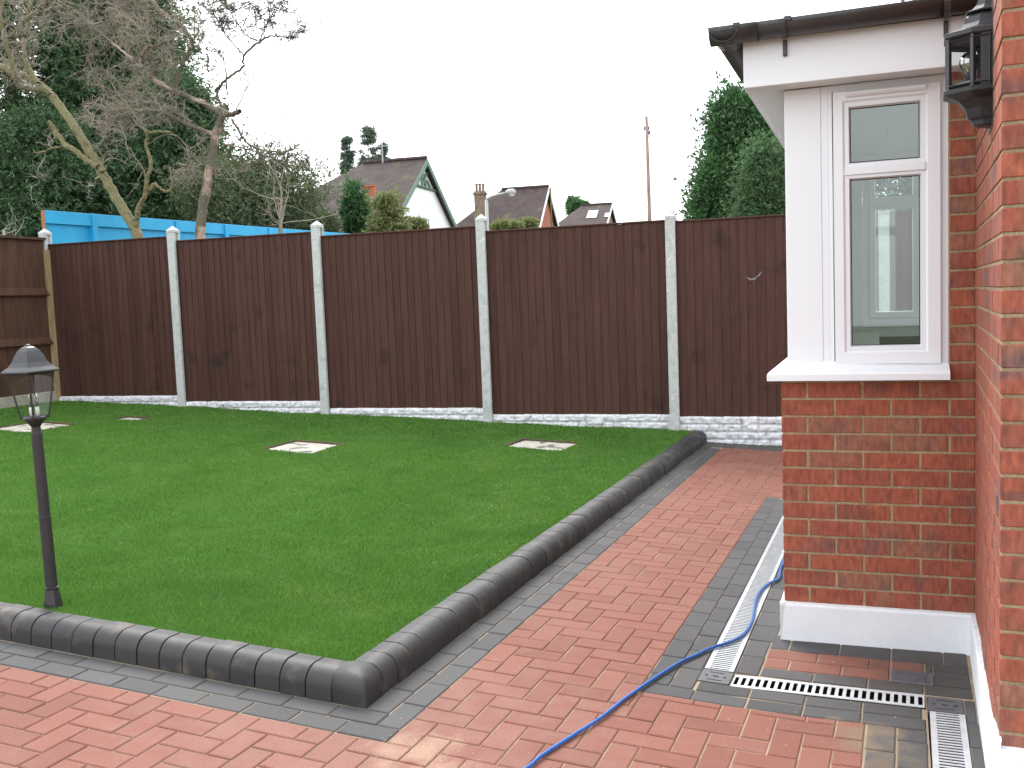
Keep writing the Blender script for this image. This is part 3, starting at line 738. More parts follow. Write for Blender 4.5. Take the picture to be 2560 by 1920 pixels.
# main wall: a short flank facing the bay window, then a face towards the camera
eY = Vector((-0.0382, -1, 0)).normalized()     # along the flank towards the camera
eF = Vector((cg, sg, 0))                       # along the front face
z_lo3 = 0.20
C3 = Vector((WB, 0, 0))+eY*D3
mb = MB()
def wallbox(mb, o, ex, L, th, z0, z1, inn):    # inn: direction into the wall
    p = [o+inn*.0035, o+ex*L+inn*.0035, o+ex*L+inn*th, o+inn*th]
    V = [(q.x, q.y, z0) for q in p]+[(q.x, q.y, z1) for q in p]
    mb.add(V, [(3, 2, 1, 0), (4, 5, 6, 7), (0, 1, 5, 4), (1, 2, 6, 5), (2, 3, 7, 6), (3, 0, 4, 7)])
inF = Vector((-eF.y, eF.x, 0)); inY = Vector((eF.x, eF.y, 0))
wallbox(mb, Vector((WB, 0, 0))-eY*.1, eY, D3+.1-.0035, .2, 0, 3.2, inY)
wallbox(mb, C3+inY*.0035, eF, 3.0, .2, 0, 3.2, inF)
MAINW = mb.build('main_wall', M_mortar, HOUSE)
stuff = MB(); nb = 0
for c in range(39):
    z0 = PL+.006+.075*c+.002
    # flank: bricks run from the inner corner towards the camera; the corner brick shows a header on odd courses
    last = 0.215 if c % 2 == 0 else 0.1025
    segs = []; y = D3; L = last
    while y > 0.0:
        L2 = min(L, y); segs.append((y-L2, L2)); y -= L2+.01; L = 0.215
    for k, (s0, L2) in enumerate(segs):
        if L2 < .015: continue
        org = Vector((WB, 0, z0))+eY*s0
        Dp = 0.1025 if k == 0 and c % 2 == 0 else (0.215 if k == 0 else .1025)
        if c < 34: brick(MAINW, org, eY, None, L2, .06)
    # front face
    x = 0.0; L = 0.1025 if c % 2 == 0 else 0.215
    while x < 2.9:
        org = C3+eF*x+Vector((0, 0, z0))
        if x < 0.05 and c < 34: brick(MAINW, org+eF*.0006-inF*.0006, eF, None, L, .055)
        else:
            M = Matrix.Identity(4)
            for i in range(3): M[i][0], M[i][1], M[i][3] = eF[i], inF[i], org[i]
            stuff.cbox(0, L, 0, .05, 0, .065, .002, M)
        x += L+.01; L = .215
o = stuff.build('bricks_beyond', M_brick, MAINW); o['kind'] = 'stuff'
# painted plinth: uneven top and bottom edge
def plinth():
    mb = MB()
    def run(o, ex, out, L, th, ztop, n, rag):
        V = []; 
        for k in range(n+1):
            p = o+ex*(L*k/n); zt = ztop(k/n)+rag*random.uniform(-1, 1)
            for (d, z_) in ((th, -.03), (th, 0.012), (th, zt-.014), (th*.75, zt-.004), (-.004, zt)):
                q = p+out*d; V.append((q.x, q.y, z_))
        Fc = [(5*k+i, 5*(k+1)+i, 5*(k+1)+i+1, 5*k+i+1) for k in range(n) for i in range(4)]
        Fc += [(0, 1, 2, 3, 4), tuple(5*n+i for i in (4, 3, 2, 1, 0))]
        mb.add(V, Fc)
    run(Vector((-.018, 0, 0)), X1, -Y1, WB+.018, .018, lambda t: PL+.004, 60, .0008)
    run(Vector((0, 2.6, 0)), -Y1, -X1, 2.618, .018, lambda t: PL+.004, 30, .001)
    def ztop(t):     # the paint climbs in ragged lobes along the flank
        return PL+.006+.035*max(0, math.sin(t*9.2-1.0))*(0.35+t*.8)*(1 if t > .12 else .2)+.02*t
    run(Vector((WB, 0, 0)), eY, -inY, D3+.02, .02, ztop, 70, .004)
    run(C3-inY*.02, eF, -inF, 1.2, .03, lambda t: 0.207, 40, .002)
    return mb.build('plinth', M_plinth, HOUSE)
plinth()
# window --------------------------------------------------------------
def frame_ring(mb, x0, x1, z0, z1, wl, wr, wb, wt, yf, yb, ch=0.0):   # rectangular ring, front at yf, inner edge sloping back to yb
    xi0, xi1, zi0, zi1 = x0+wl, x1-wr, z0+wb, z1-wt
    V = [(x0, yf, z0), (x1, yf, z0), (x1, yf, z1), (x0, yf, z1),
         (xi0-ch, yf, zi0-ch), (xi1+ch, yf, zi0-ch), (xi1+ch, yf, zi1+ch), (xi0-ch, yf, zi1+ch),
         (xi0, yb, zi0), (xi1, yb, zi0), (xi1, yb, zi1), (xi0, yb, zi1),
         (x0, yb+.002, z0), (x1, yb+.002, z0), (x1, yb+.002, z1), (x0, yb+.002, z1)]
    Fc = []
    for i in range(4):
        j = (i+1) % 4
        Fc += [(i, j, j+4, i+4), (i+4, j+4, j+8, i+8), (i, i+12, j+12, j), (i+12, i+8, j+8, j+12)]
    mb.add(V, Fc)
WIN = empty('window', (0, 0, 0), 0, HOUSE)
mb = MB(); frame_ring(mb, 0.205, 0.668, 1.190, 2.376, .020, .045, .028, .030, 0.006, 0.070, 0.004); mb.build('frame', M_upvc, WIN)
mb = MB(); frame_ring(mb, 0.2265, 0.6365, 1.2165, 2.3455, .0445, .055, .055, .0455, -0.012, -0.004, .008)
frame_ring(mb, 0.2712, 0.5812, 2.0365-.0005, 2.3, .022, .022, .020, .024, -.0035, .020, 0.006)
frame_ring(mb, 0.2712, 0.5812, 1.2717, 2.0035, .022, .022, .022, .020, -.0035, .020, 0.006)
mb.box(.2712, .5812, -.0118, .020, 2.004, 2.036)
mb.build('sash', M_upvc, WIN)
mb = MB()
prof = [(0, 0), (-.012, .002), (-.019, .010), (-.019, .018), (-.012, .025), (0, .027)]
n = len(prof); V = [(0.278, -.0125+y, 2.318+z_) for y, z_ in prof]+[(0.583, -.0125+y, 2.318+z_) for y, z_ in prof]
mb.add(V, [(i, i+1, n+i+1, n+i) for i in range(n-1)]+[tuple(range(n))[::-1], tuple(n+i for i in range(n))]); mb.build('trickle_vent', M_upvc, WIN)
for (za, zb_) in ((2.055, 2.277), (1.292, 1.985)):
    mb = MB(); mb.box(.290, .562, .0185, .0225, za, zb_); mb.build('pane', M_glass, WIN)
    mb = MB(); frame_ring(mb, .292, .560, za+.0, zb_, .0035, .0035, .0035, .0035, .0165, .0184); mb.build('glazing_gasket', M_dark, WIN)
# corner cladding left of the window, wrapping round the corner
mb = MB(); mb.cbox(0.030, 0.178, 0.002, 0.09, 1.225, 2.376, .003); mb.cbox(0.030, 0.10, 0.0905, 2.6, 1.225, 2.376, .002)
mb.cbox(0.178, 0.205, 0.0045, 0.08, 1.225, 2.376, .0015); mb.build('corner_cladding', M_upvc, HOUSE)
mb = MB()   # sill: slopes down to a nosing, mitred round the corner
V = [(-.012-.04, -.075, 1.152), (.668, -.075, 1.152), (-.052, -.075, 1.178), (.668, -.075, 1.178), (-.048, -.070, 1.186), (.668, -.070, 1.186), (.031, .0, 1.232), (.668, 0.0, 1.212), (-.052, 2.6, 1.152), (-.052, 2.6, 1.178), (.031, 2.6, 1.232), (-.048, 2.6, 1.186),
     (.668, .05, 1.152), (.05, .05, 1.152), (.05, 2.6, 1.152), (.668, .05, 1.2120)]
mb.add(V, [(0, 1, 3, 2), (2, 3, 5, 4), (4, 5, 7, 6), (8, 0, 2, 9), (9, 2, 4, 11), (11, 4, 6, 10), (0, 13, 12, 1), (8, 14, 13, 0), (1, 12, 15, 7, 5, 3), (7, 15, 6)])
mb.build('sill', M_upvc, HOUSE)
mb = MB(); mb.box(.20, .665, -.0045, .004, 1.186, 1.2165); mb.build('sill_trim', M_upvc, HOUSE)
# fascia, soffit, gutter
FZ0, FZ1 = 2.374, 2.56
mb = MB(); mb.cbox(-.118, WB+.0, -.152, -.134, FZ0, FZ1, .0015); mb.cbox(-.118, -.100, -.1335, 2.75, FZ0, FZ1, .0015); mb.build('fascia', M_upvc, HOUSE)
mb = MB(); mb.box(-.0995, WB-.006, -.1335, .0, 2.378, 2.386); mb.box(-.0995, .03, .0005, 2.6, 2.378, 2.386); mb.build('soffit', M_upvc, HOUSE)
GUT = empty('gutter', (0, 0, 0), 0, HOUSE)
def halfround(mb, p0, p1, out, r, thick=.003, ext=0.0):
    # half pipe from p0 to p1 with its open side up
    ax = (p1-p0).normalized(); V = []; n = 12
    for p in (p0, p1):
        for rr in (r, r-thick):
            for k in range(n+1):
                t = math.pi*k/n; V.append(p+out*(math.cos(t)*rr)-Vector((0, 0, 1))*(math.sin(t)*rr))
    m_ = n+1; Fc = []
    for k in range(n):
        Fc += [(k, k+1, 2*m_+k+1, 2*m_+k), (m_+k+1, m_+k, 3*m_+k, 3*m_+k+1), (k, m_+k, m_+k+1, k+1), (2*m_+k, 2*m_+k+1, 3*m_+k+1, 3*m_+k)]
    Fc += [(0, 2*m_, 3*m_, m_), (n, m_+n, 3*m_+n, 2*m_+n)]
    mb.add(V, Fc)
gzt = 2.603; gr = .058; gy = -.152-gr-.004; gx = -.118-gr-.004
mb = MB(); halfround(mb, Vector((gx-gr+.004, gy, gzt)), Vector((mainX(-.2)-.003, gy, gzt+.006)), -Y1, gr); mb.build('front_run', M_gutter, GUT, True)
mb = MB(); halfround(mb, Vector((gx, gy, gzt)), Vector((gx, 2.75, gzt+.004)), -X1, gr); mb.build('side_run', M_gutter, GUT, True)
mb = MB(); halfround(mb, Vector((gx-gr-.002, gy, gzt+.001)), Vector((gx+.13, gy, gzt+.001)), -Y1, gr+.004, .003)
halfround(mb, Vector((gx, gy-gr, gzt+.001)), Vector((gx, gy+.13, gzt+.001)), -X1, gr+.004, .003)
mb.build('corner_union', M_gutter, GUT, True)
for bx_ in (0.05, 0.648):
    mb = MB(); mb.cbox(bx_-.008, bx_+.008, -.165, -.153, 2.482, 2.545, .002); mb.tube([(bx_, -.168, 2.492), (bx_, -.153, 2.492)], .009, 10)
    halfround(mb, Vector((bx_-.012, gy, gzt)), Vector((bx_+.012, gy, gzt)), -Y1, gr+.003, .003); mb.build('gutter_bracket', M_gutter, GUT)
for q in ((.07, .012), (-.128+.0, .01)):
    mb = MB(); mb.cbox(q[0]-.014, q[0]+.014, gy-gr-.006, gy-gr+.006, gzt-.01, gzt+.008, .002); mb.build('gutter_clip', M_gutter, GUT)
# low roof behind the gutter
mb = MB(); mb.add([(-.16, -.19, 2.60), (3.2, -.19, 2.60), (3.2, 2.8, 2.60), (-.16, 2.8, 2.60), (.9, .9, 2.92), (3.2, .9, 2.92), (.9, 1.8, 2.92), (3.2, 1.8, 2.92)],
           [(0, 1, 5, 4), (3, 0, 4, 6), (2, 3, 6, 7), (4, 5, 7, 6), (0, 3, 2, 1)]); mb.build('extension_roof', M_tile, HOUSE)
mb = MB(); mb.box(-.0, 3.1, -.10, 2.7, 2.388, 2.40); mb.build('ceiling', M_white_in, HOUSE)
# room behind the window
ROOM = empty('room', (0, 0, 0), 0, HOUSE)
mb = MB(); mb.box(.102, .125, .101, 2.5, .2, 2.387); mb.box(.125, .31, 2.42, 2.60, 1.27, 2.387); mb.box(.125, 3.0, 2.42, 2.60, .2, 1.27)
mb.box(1.55, 3.0, 2.42, 2.60, 1.27, 2.387); mb.box(3.0, 3.1, -.0, 2.6, .2, 1.0); mb.box(.125, .20, .0905, .1, 1.24, 2.387)
mb.box(WB+.1, 3.0, .0, .1, .2, 2.387); mb.box(.125, 3.0, .1, 2.42, .15, .2); mb.build('inner_walls', M_room, ROOM)
bw = empty('back_window', (0, 0, 0), 0, ROOM)
BWm = bpy.data.objects
mb = MB(); frame_ring(mb, .312, 1.548, 1.272, 2.386, .045, .045, .06, .06, 2.50, 2.56, .005)  # runs on unseen to the right, widened to let more daylight in
frame_ring(mb, .357, .66, 1.332, 2.066, .035, .045, .04, .035, 2.49, 2.55, .005); frame_ring(mb, .357, .66, 2.0665, 2.326, .035, .045, .05, .04, 2.49, 2.55, .005)
mb.box(.6605, .72, 2.5, 2.55, 1.332, 2.326)
bw2 = mb.build('back_window_frame', M_white_in, ROOM); bpy.data.objects.remove(bw)
mb = MB(); mb.box(.36, .66, 2.525, 2.529, 1.34, 2.32); mb.box(.72, 1.5, 2.525, 2.529, 1.34, 2.32); mb.build('back_pane', M_glass, ROOM)
mb = MB()
for (x0_, x1_, y0_, y1_) in ((.126, .405, .62, 2.419), (.405, 1.6, 2.36, 2.419), (.405, 1.6, .62, .80), (1.3, 1.6, .8, 2.36)): mb.box(x0_, x1_, y0_, y1_, 1.215, 1.252)
mb.build('worktop', M_white_in, ROOM)
mb = MB(); mb.box(.405, 1.3, .8, 2.36, 1.04, 1.05); mb.box(.398, .4045, .8, 2.36, 1.04, 1.214); mb.box(.405, 1.3, 2.361, 2.369, 1.04, 1.214); mb.build('sink_basin', M_sink, ROOM)
mb = MB(); pp = at(2219, 462, 1.4); mb.lathe([(.006, .05), (.012, .02), (.05, -.008), (.052, -.012), (.0, -.010)], 20, Matrix.Translation(pp)); mb.tube([pp+Vector((0, 0, .04)), Vector((pp.x, pp.y, 2.386))], .003, 6)
mb.build('pendant_lamp', M_bulbw, ROOM)

# ------------------------------------------------------------------ wall lantern
def wall_lantern():
    yc = -0.905; o = Vector((mainX(yc), yc, 2.145))
    LAN = empty('wall_lantern', o, math.atan2(eF.y, eF.x)); tag(LAN, 'black half lantern with clear panes fixed high on the brick flank', 'wall lantern')
    # local: x into the wall (+), -x out ; y along wall
    def ring(d, wy, z, cut=0.45):    # half octagon outline from wall to wall
        return [(0, -wy, z), (-d*cut, -wy, z), (-d, -wy*.5, z), (-d, wy*.5, z), (-d*cut, wy, z), (0, wy, z)]
    def loft(rs, name, mt, caps=True, parent=LAN):
        V = [p for r in rs for p in r]; n = 6
        Fc = [(i*n+k, i*n+k+1, (i+1)*n+k+1, (i+1)*n+k) for i in range(len(rs)-1) for k in range(n-1)]
        if caps: Fc += [tuple(range(n))[::-1], tuple((len(rs)-1)*n+k for k in range(n))]
        me = mesh(name, V, [tuple(reversed(f)) for f in Fc]); return link(name, me, mt, parent)
    loft([ring(.128, .100, .152), ring(.134, .105, .158), ring(.134, .105, .171), ring(.112, .088, .178), ring(.088, .066, .186), ring(.078, .057, .200), ring(.074, .054, .218), ring(.063, .045, .228), ring(.055, .038, .232)], 'roof', M_black)
    loft([ring(.070, .050, .2325), ring(.072, .052, .237), ring(.054, .038, .243), ring(.043, .029, .255), ring(.036, .024, .272), ring(.020, .014, .282)], 'roof_cap', M_black)
    loft([ring(.040, .03, -.118), ring(.052, .038, -.112), ring(.054, .040, -.098), ring(.066, .048, -.090), ring(.074, .054, -.060), ring(.094, .068, -.035), ring(.124, .096, -.022), ring(.136, .106, -.016), ring(.137, .107, -.004), ring(.128, .100, .0)], 'base', M_black)
    pts = [(p[0], p[1]) for p in ring(.122, .096, 0)]
    mb = MB()
    for i, (x, y) in enumerate(pts):
        if i in (0, 5): x = -.008
        mb.tube([(x, y, -.001), (x, y, .153)], .0085, 4)
    for zz in (.008, .145):
        for i in range(5):
            mb.tube([(*pts[i], zz), (*pts[i+1], zz)], .008, 4)
    # wide solid strips next to the wall
    for y in (-.0965, .0965): mb.box(-.034, -.001, y-.004, y+.004, 0, .152)
    mb.build('cage', M_black, LAN)
    for i in range(5):
        p, q = Vector((*pts[i], 0)), Vector((*pts[i+1], 0))
        t = (q-p).normalized()*.004; p2, q2 = p+t, q-t
        if i == 0: p2.x = -.034
        if i == 4: q2.x = -.034
        V = [(p2.x, p2.y, .012), (q2.x, q2.y, .012), (q2.x, q2.y, .142), (p2.x, p2.y, .142)]
        link('pane', mesh('pane', V, [(0, 1, 2, 3)]), M_lglass, LAN)
    mb = MB(); mb.box(-.0015, .004, -.11, .11, -.13, .29); mb.box(-.085, -.001, -.018, .018, -.0, .006); mb.build('back_plate', M_black, LAN)
    T = Matrix.Translation((-.062, 0, 0))
    mb = MB(); mb.lathe([(.014, .0), (.014, .035), (.012, .04)], 16, T); mb.build('lamp_holder', M_dark, LAN, True)
    mb = MB(); mb.lathe([(.012, .04), (.016, .05), (.027, .072), (.030, .088), (.026, .104), (.014, .116), (.003, .119)], 20, T); mb.build('bulb', M_bulb, LAN, True)
wall_lantern()

# ------------------------------------------------------------------ lantern post on the lawn
def lantern_post():
    b = Vector((-3.118, -1.024, gz(-3.118)+.085)); e = empty('lantern_post', b); tag(e, 'black garden lantern post with a bell shaped roof standing at the lawn edge', 'lantern post')
    e.rotation_euler = (0, math.radians(-1.0), math.radians(40)); e.scale = (.78, .78, 1)
    mb = MB(); mb.lathe([(.054, 0), (.050, .03), (.040, .075), (.036, .092), (.040, .096), (.040, .102), (.034, .104)], 8, None, .3); mb.build('flared_base', M_black, e)
    mb = MB(); mb.lathe([(.033, .100), (.0325, .42), (.034, .422), (.034, .428), (.0315, .43), (.030, .78), (.0305, .80), (.026, .815), (.024, .835)], 36); mb.build('pole', M_polepaint, e)
    mb = MB(); mb.lathe([(.024, .834), (.040, .850), (.062, .868), (.066, .876), (.060, .880)], 20); mb.build('cup', M_black, e, True)
    bz, tz, br, tr_ = .880, 1.078, .072, .140
    q = [(math.cos(math.radians(-90+90*k)), math.sin(math.radians(-90+90*k))) for k in range(4)]
    mb = MB()
    for (x, y) in q: mb.tube([(x*br, y*br, bz-.008), (x*tr_*.86, y*tr_*.86, tz)], .0055, 6)
    for i in range(4):
        (x0, y0), (x1, y1) = q[i], q[(i+1) % 4]
        mb.tube([(x0*br, y0*br, bz), (x1*br, y1*br, bz)], .005, 4); mb.tube([(x0*tr_*.86, y0*tr_*.86, tz-.004), (x1*tr_*.86, y1*tr_*.86, tz-.004)], .006, 4)
    mb.build('cage', M_black, e)
    for i in range(4):
        (x0, y0), (x1, y1) = q[i], q[(i+1) % 4]
        link('pane', mesh('pane', [(x0*br, y0*br, bz), (x1*br, y1*br, bz), (x1*tr_*.86, y1*tr_*.86, tz), (x0*tr_*.86, y0*tr_*.86, tz)], [(0, 1, 2, 3)]), M_lglass, e)
    mb = MB(); mb.lathe([(.150, tz-.002), (.156, tz+.002), (.150, tz+.008), (.118, tz+.024), (.094, tz+.044), (.080, tz+.068), (.072, tz+.078), (.060, tz+.094), (.040, tz+.108), (.016, tz+.116), (.014, tz+.122), (.004, tz+.124)], 4, None, -math.pi/2)
    o = mb.build('roof', M_black, e)
    md = o.modifiers.new('bevel', 'BEVEL'); md.width = .003; md.segments = 2; md.limit_method = 'ANGLE'; md.angle_limit = math.radians(50)
    for sx in (-.016, .016):
        mb = MB(); mb.lathe([(.011, bz+.004), (.011, bz+.040), (.009, bz+.042)], 12, Matrix.Translation((sx, 0, 0))); mb.build('lamp_holder', M_bulbw, e, True)
        mb = MB(); mb.tube([(sx-.004, 0, bz+.04), (sx-.006, 0, bz+.085), (sx, 0, bz+.102), (sx+.006, 0, bz+.085), (sx+.004, 0, bz+.04)], .0045, 8); mb.build('lamp_tube', M_bulb, e, True)
lantern_post()

# ------------------------------------------------------------------ channel drains
def GM(a, b, h, rot=0.0):
    p = G(a, b, h); s = slope_at(p.x)
    ex = Vector((cg, sg, s*cg)).normalized(); ey = Vector((-sg, cg, 0)).normalized()
    if rot: ex, ey = ey, -ex
    ez = ex.cross(ey).normalized(); M = Matrix.Identity(4)
    for i in range(3): M[i][0], M[i][1], M[i][2], M[i][3] = ex[i], ey[i], ez[i], p[i]
    return M
def drain(name, label, a0, a1, b0, b1, along, slot, wide, shear=0.0):
    """grating of a frame with bars across; below it a dark trough"""
    c = ((a0+a1)/2, (b0+b1)/2); L = (a1-a0) if along == 'a' else (b1-b0); W = (b1-b0) if along == 'a' else (a1-a0)
    p = G(*c, 0); e = empty(name, p); tag(e, label, 'drain', 'channel drains let into the paving')
    s = slope_at(p.x); kx = -0.0165
    if along == 'a': ex = Vector((cg, sg, s)); ey = Vector((-sg, cg, 0))
    else:
        d = G(c[0], b1)-G(c[0], b0); ex = d.normalized(); ey = Vector((-cg, -sg, -s))
    ex.normalize(); ey = (ey-ex*ey.dot(ex)).normalized(); ez = ex.cross(ey)
    R = Matrix.Identity(4)
    for i in range(3): R[i][0], R[i][1], R[i][2] = ex[i], ey[i], ez[i]
    x0, x1, y0, y1 = -L/2+.003, L/2-.003, -W/2+.003, W/2-.003; m_ = wide; t = -.0016
    mb = MB(); mb.box(x0, x1, y0, y0+m_, t, .001, R); mb.box(x0, x1, y1-m_, y1, t, .001, R)
    mb.build('grating_rim', M_galv, e)
    n = int(L/slot); ds = (x1-x0)/n; bars = []
    bw_ = ds*.46
    me = None
    for k in range(n+1):
        xx = x0+k*ds; xa, xb = (xx-bw_/2 if k else x0), (xx+bw_/2 if k < n else x1)
        bars.append((xa, xb))
    if n <= 60:
        for xa, xb in bars:
            q = MB(); q.box(xa, xb, y0+m_, y1-m_, t, .0006, R); q.build('grating_bar', M_galv, e)
    else:
        q = MB()
        for xa, xb in bars: q.box(xa, xb, y0+m_, y1-m_, t, .0006, R)
        o = q.build('grating_bars', M_galv, e); o['kind'] = 'stuff'
    mb = MB(); X0, X1_, Y0, Y1_ = -L/2+.0005, L/2-.0005, -W/2+.0005, W/2-.0005
    mb.box(X0, X1_, Y0, Y0+.0022, -.09, -.001, R); mb.box(X0, X1_, Y1_-.0022, Y1_, -.09, -.001, R); mb.box(X0, X1_, Y0, Y1_, -.095, -.091, R)
    mb.build('trough', M_dark, e)
drain('channel_drain', 'long steel channel drain running beside the path past the plinth', *DR1, 'b', .0215, .018)
drain('channel_drain', 'short steel channel drain lying across in front of the white plinth', *DR2, 'a', .0282, .020)
drain('channel_drain', 'steel channel drain at the lower right corner running towards the viewer', *DR3, 'b', .0215, .020)
def corner_box(label, a0, a1, b0, b1):
    p = G((a0+a1)/2, (b0+b1)/2); e = empty('drain_corner_box', p); tag(e, label, 'drain corner', 'corner boxes of the channel drain')
    M = GM((a0+a1)/2, (b0+b1)/2, 0); M.translation = (0, 0, 0); L, W = a1-a0-.004, b1-b0-.004
    # lid with slots: built of strips round the holes
    xs = [-L/2, -.042, -.030, -.012, .012, .030, .042, L/2]; ys = [-W/2, -.042, -.034, -.006, .006, .034, .042, W/2]
    holes = {(2, 1), (3, 1), (4, 1), (2, 5), (3, 5), (4, 5), (1, 3), (5, 3), (3, 3)}
    holes |= {(1, 2), (5, 4)} if False else set()
    mb = MB()
    for i in range(7):
        for j in range(7):
            if (i, j) in holes: continue
            mb.box(xs[i], xs[i+1], ys[j], ys[j+1], -.008, -.0005, M)
    mb.build('slotted_lid', M_box, e)
    mb = MB(); mb.box(-L/2-.001, L/2+.001, -W/2-.001, W/2+.001, -.06, -.03, M); mb.build('sump', M_dark, e)
corner_box('slotted grey drain corner at the left where the two gratings meet', *BX1)
corner_box('slotted grey drain corner at the right near the white wall', *BX2)
def cover():
    a0, a1, b0, b1 = 1.600, 1.755, 1.168, 1.292
    p = G((a0+a1)/2, (b0+b1)/2); e = empty('drain_cover', p); tag(e, 'small ribbed black plastic drain cover beside the red blocks', 'drain cover')
    M = GM((a0+a1)/2, (b0+b1)/2, 0); M.translation = (0, 0, 0); L, W = a1-a0, b1-b0
    mb = MB(); mb.cbox(-L/2, L/2, -W/2, W/2, -.03, .006, .003, M); mb.build('lid', M_box, e)
    mb = MB()
    for k in range(9):
        x = -L/2+.012+k*.0135
        if abs(k-4) < 1.5 and False: continue
        mb.box(x, x+.006, -W/2+.010, W/2-.010, .0055, .0085, M)
    mb.box(L/2-.026, L/2-.022, -W/2+.003, W/2-.003, .0055, .0095, M)
    mb.build('ribs', M_box, e)
cover()

# ------------------------------------------------------------------ hose
def hose():
    def gp_(u, v):
        d = ray(u, v); t = -CAM.z/d.z
        for _ in range(6): q = CAM+d*t; t = (gz(q.x)+.009-CAM.z)/d.z
        return CAM+d*t
    pts = [G(1.35, 4.6), G(1.06, 3.6), Vector((-.105, 1.7, 0))]+[gp_(*q) for q in ((1960, 1399), (1951, 1423), (1946, 1446), (1922, 1459), (1902, 1477), (1890, 1500), (1886, 1525), (1881, 1550), (1868, 1576), (1848, 1594), (1817, 1608), (1778, 1620), (1739, 1638), (1696, 1658), (1631, 1699), (1562, 1747), (1501, 1795), (1427, 1842), (1353, 1890), (1300, 1930))]+[Vector((-.84, -1.9, 0)), Vector((-1.1, -2.6, 0))]
    # Catmull-Rom
    out = []
    for i in range(1, len(pts)-2):
        p0, p1, p2, p3 = pts[i-1:i+3]
        for k in range(14):
            t = k/14; out.append(0.5*((2*p1)+(p2-p0)*t+(2*p0-5*p1+4*p2-p3)*t*t+(3*p1-p0-3*p2+p3)*t**3))
    for q in out: q.z = gz(q.x)+.0095
    mb = MB(); mb.tube(out, .0066, 10); o = mb.build('hose', M_hose, None, True); tag(o, 'thin blue hose snaking from the drain across the red paving', 'hose')
hose()
# small grains and chips lying on the paving
def litter():
    mb = MB(); r = random.Random(3)
    def chip(a, b, s):
        M = GM(a, b, .0005); M = M @ Matrix.Rotation(r.uniform(0, 6), 4, 'Z'); L, W, H = s*r.uniform(.7, 1.5), s*r.uniform(.4, .8), s*r.uniform(.3, .5)
        mb.add([M @ Vector(q) for q in ((-L, -W, 0), (L, -W*.7, 0), (L*.8, W, 0), (-L*.7, W*.8, 0), (-L*.5, -W*.4, H), (L*.5, -W*.3, H), (L*.4, W*.5, H), (-L*.4, W*.4, H))],
               [(4, 5, 6, 7), (0, 1, 5, 4), (1, 2, 6, 5), (2, 3, 7, 6), (3, 0, 4, 7)])
    for k in range(90): chip(r.gauss(.12, .09), r.gauss(.0, .06), r.uniform(.0012, .0028))
    for k in range(60): chip(r.uniform(-.9, 1.5), r.uniform(-.6, .7), r.uniform(.0010, .0022))
    for k in range(14): chip(r.uniform(1.0, 1.7), r.uniform(.4, 1.4), r.uniform(.002, .004))
    o = mb.build('sand_grains', mat('yellow_sand_grain', [(0.5, 0.33, 0.12), (0.6, 0.5, 0.35)], 0.9, 40, 0.2), None); tag(o, 'loose yellow sand grains and chips on the red paving', 'sand', kind='stuff')
litter()

# ------------------------------------------------------------------ blue hoarding beyond the fence
def hoarding():
    A, B = Vector((-10.26, 6.23, 0)), Vector((-9.52, 14.6, 0)); L = (B-A).length; ang = math.atan2((B-A).y, (B-A).x)
    e = empty('blue_hoarding', (A.x, A.y, gz(A.x)), ang); tag(e, 'bright blue painted timber hoarding rising behind the back fence', 'hoarding')
    top = 3.0-gz(A.x); n = 7; bay = L/n
    for k in range(n):
        mb = MB(); mb.box(k*bay+.002, (k+1)*bay-.002, 0, .012, .1, top-.01); mb.build('sheet', M_blue, e)
    for k, t in enumerate([.83, 2.47, 3.6, 4.75, 5.9, 7.1]):
        mb = MB(); mb.cbox(t-.045, t+.045, -.075, -.001, .1, top-.005, .003); mb.build('upright', M_blue, e)
    mb = MB(); mb.cbox(0, L, -.050, -.0005, top-.175, top, .003)
    mb.build('top_rail', M_blue, e)
    mb = MB(); mb.box(-.012, -.0005, -.05, .012, top-.33, top); mb.build('end_timber', M_endwood, e)
hoarding()

# ------------------------------------------------------------------ vegetation
def twig_mesh(paths, name, mt, parent, sides=3):
    """paths: list of (points array (k,3), radii (k,)) -> one mesh"""
    Vs = []; Fs = []; off = 0
    for pts, rad in paths:
        k = len(pts); t = np.gradient(pts, axis=0); t /= np.linalg.norm(t, axis=1)[:, None]+1e-9
        up = np.array([.13, .27, .95]); x = np.cross(t, up); x /= np.linalg.norm(x, axis=1)[:, None]+1e-9; y = np.cross(t, x)
        a = np.arange(sides)*2*np.pi/sides
        ring = pts[:, None, :]+rad[:, None, None]*(x[:, None, :]*np.cos(a)[None, :, None]+y[:, None, :]*np.sin(a)[None, :, None])
        Vs.append(ring.reshape(-1, 3)); i = np.arange(k-1)[:, None]*sides; s = np.arange(sides)[None, :]; s2 = (s+1) % sides
        Fs.append((np.stack([i+s, i+s2, i+sides+s2, i+sides+s], -1)+off).reshape(-1, 4)); off += k*sides
    return npmesh(name, np.concatenate(Vs), np.concatenate(Fs), mt, parent, sides > 4)
def curl_path(p, d, L, k, r0, rng, curl=0.5, droop=0.0):
    pts = [p]; d = d/np.linalg.norm(d); st = L/k
    for i in range(k):
        d = d+rng.normal(0, curl, 3)*.5; d[2] -= droop; d /= np.linalg.norm(d); pts.append(pts[-1]+d*st)
    return np.array(pts), np.linspace(r0, r0*.35, k+1)
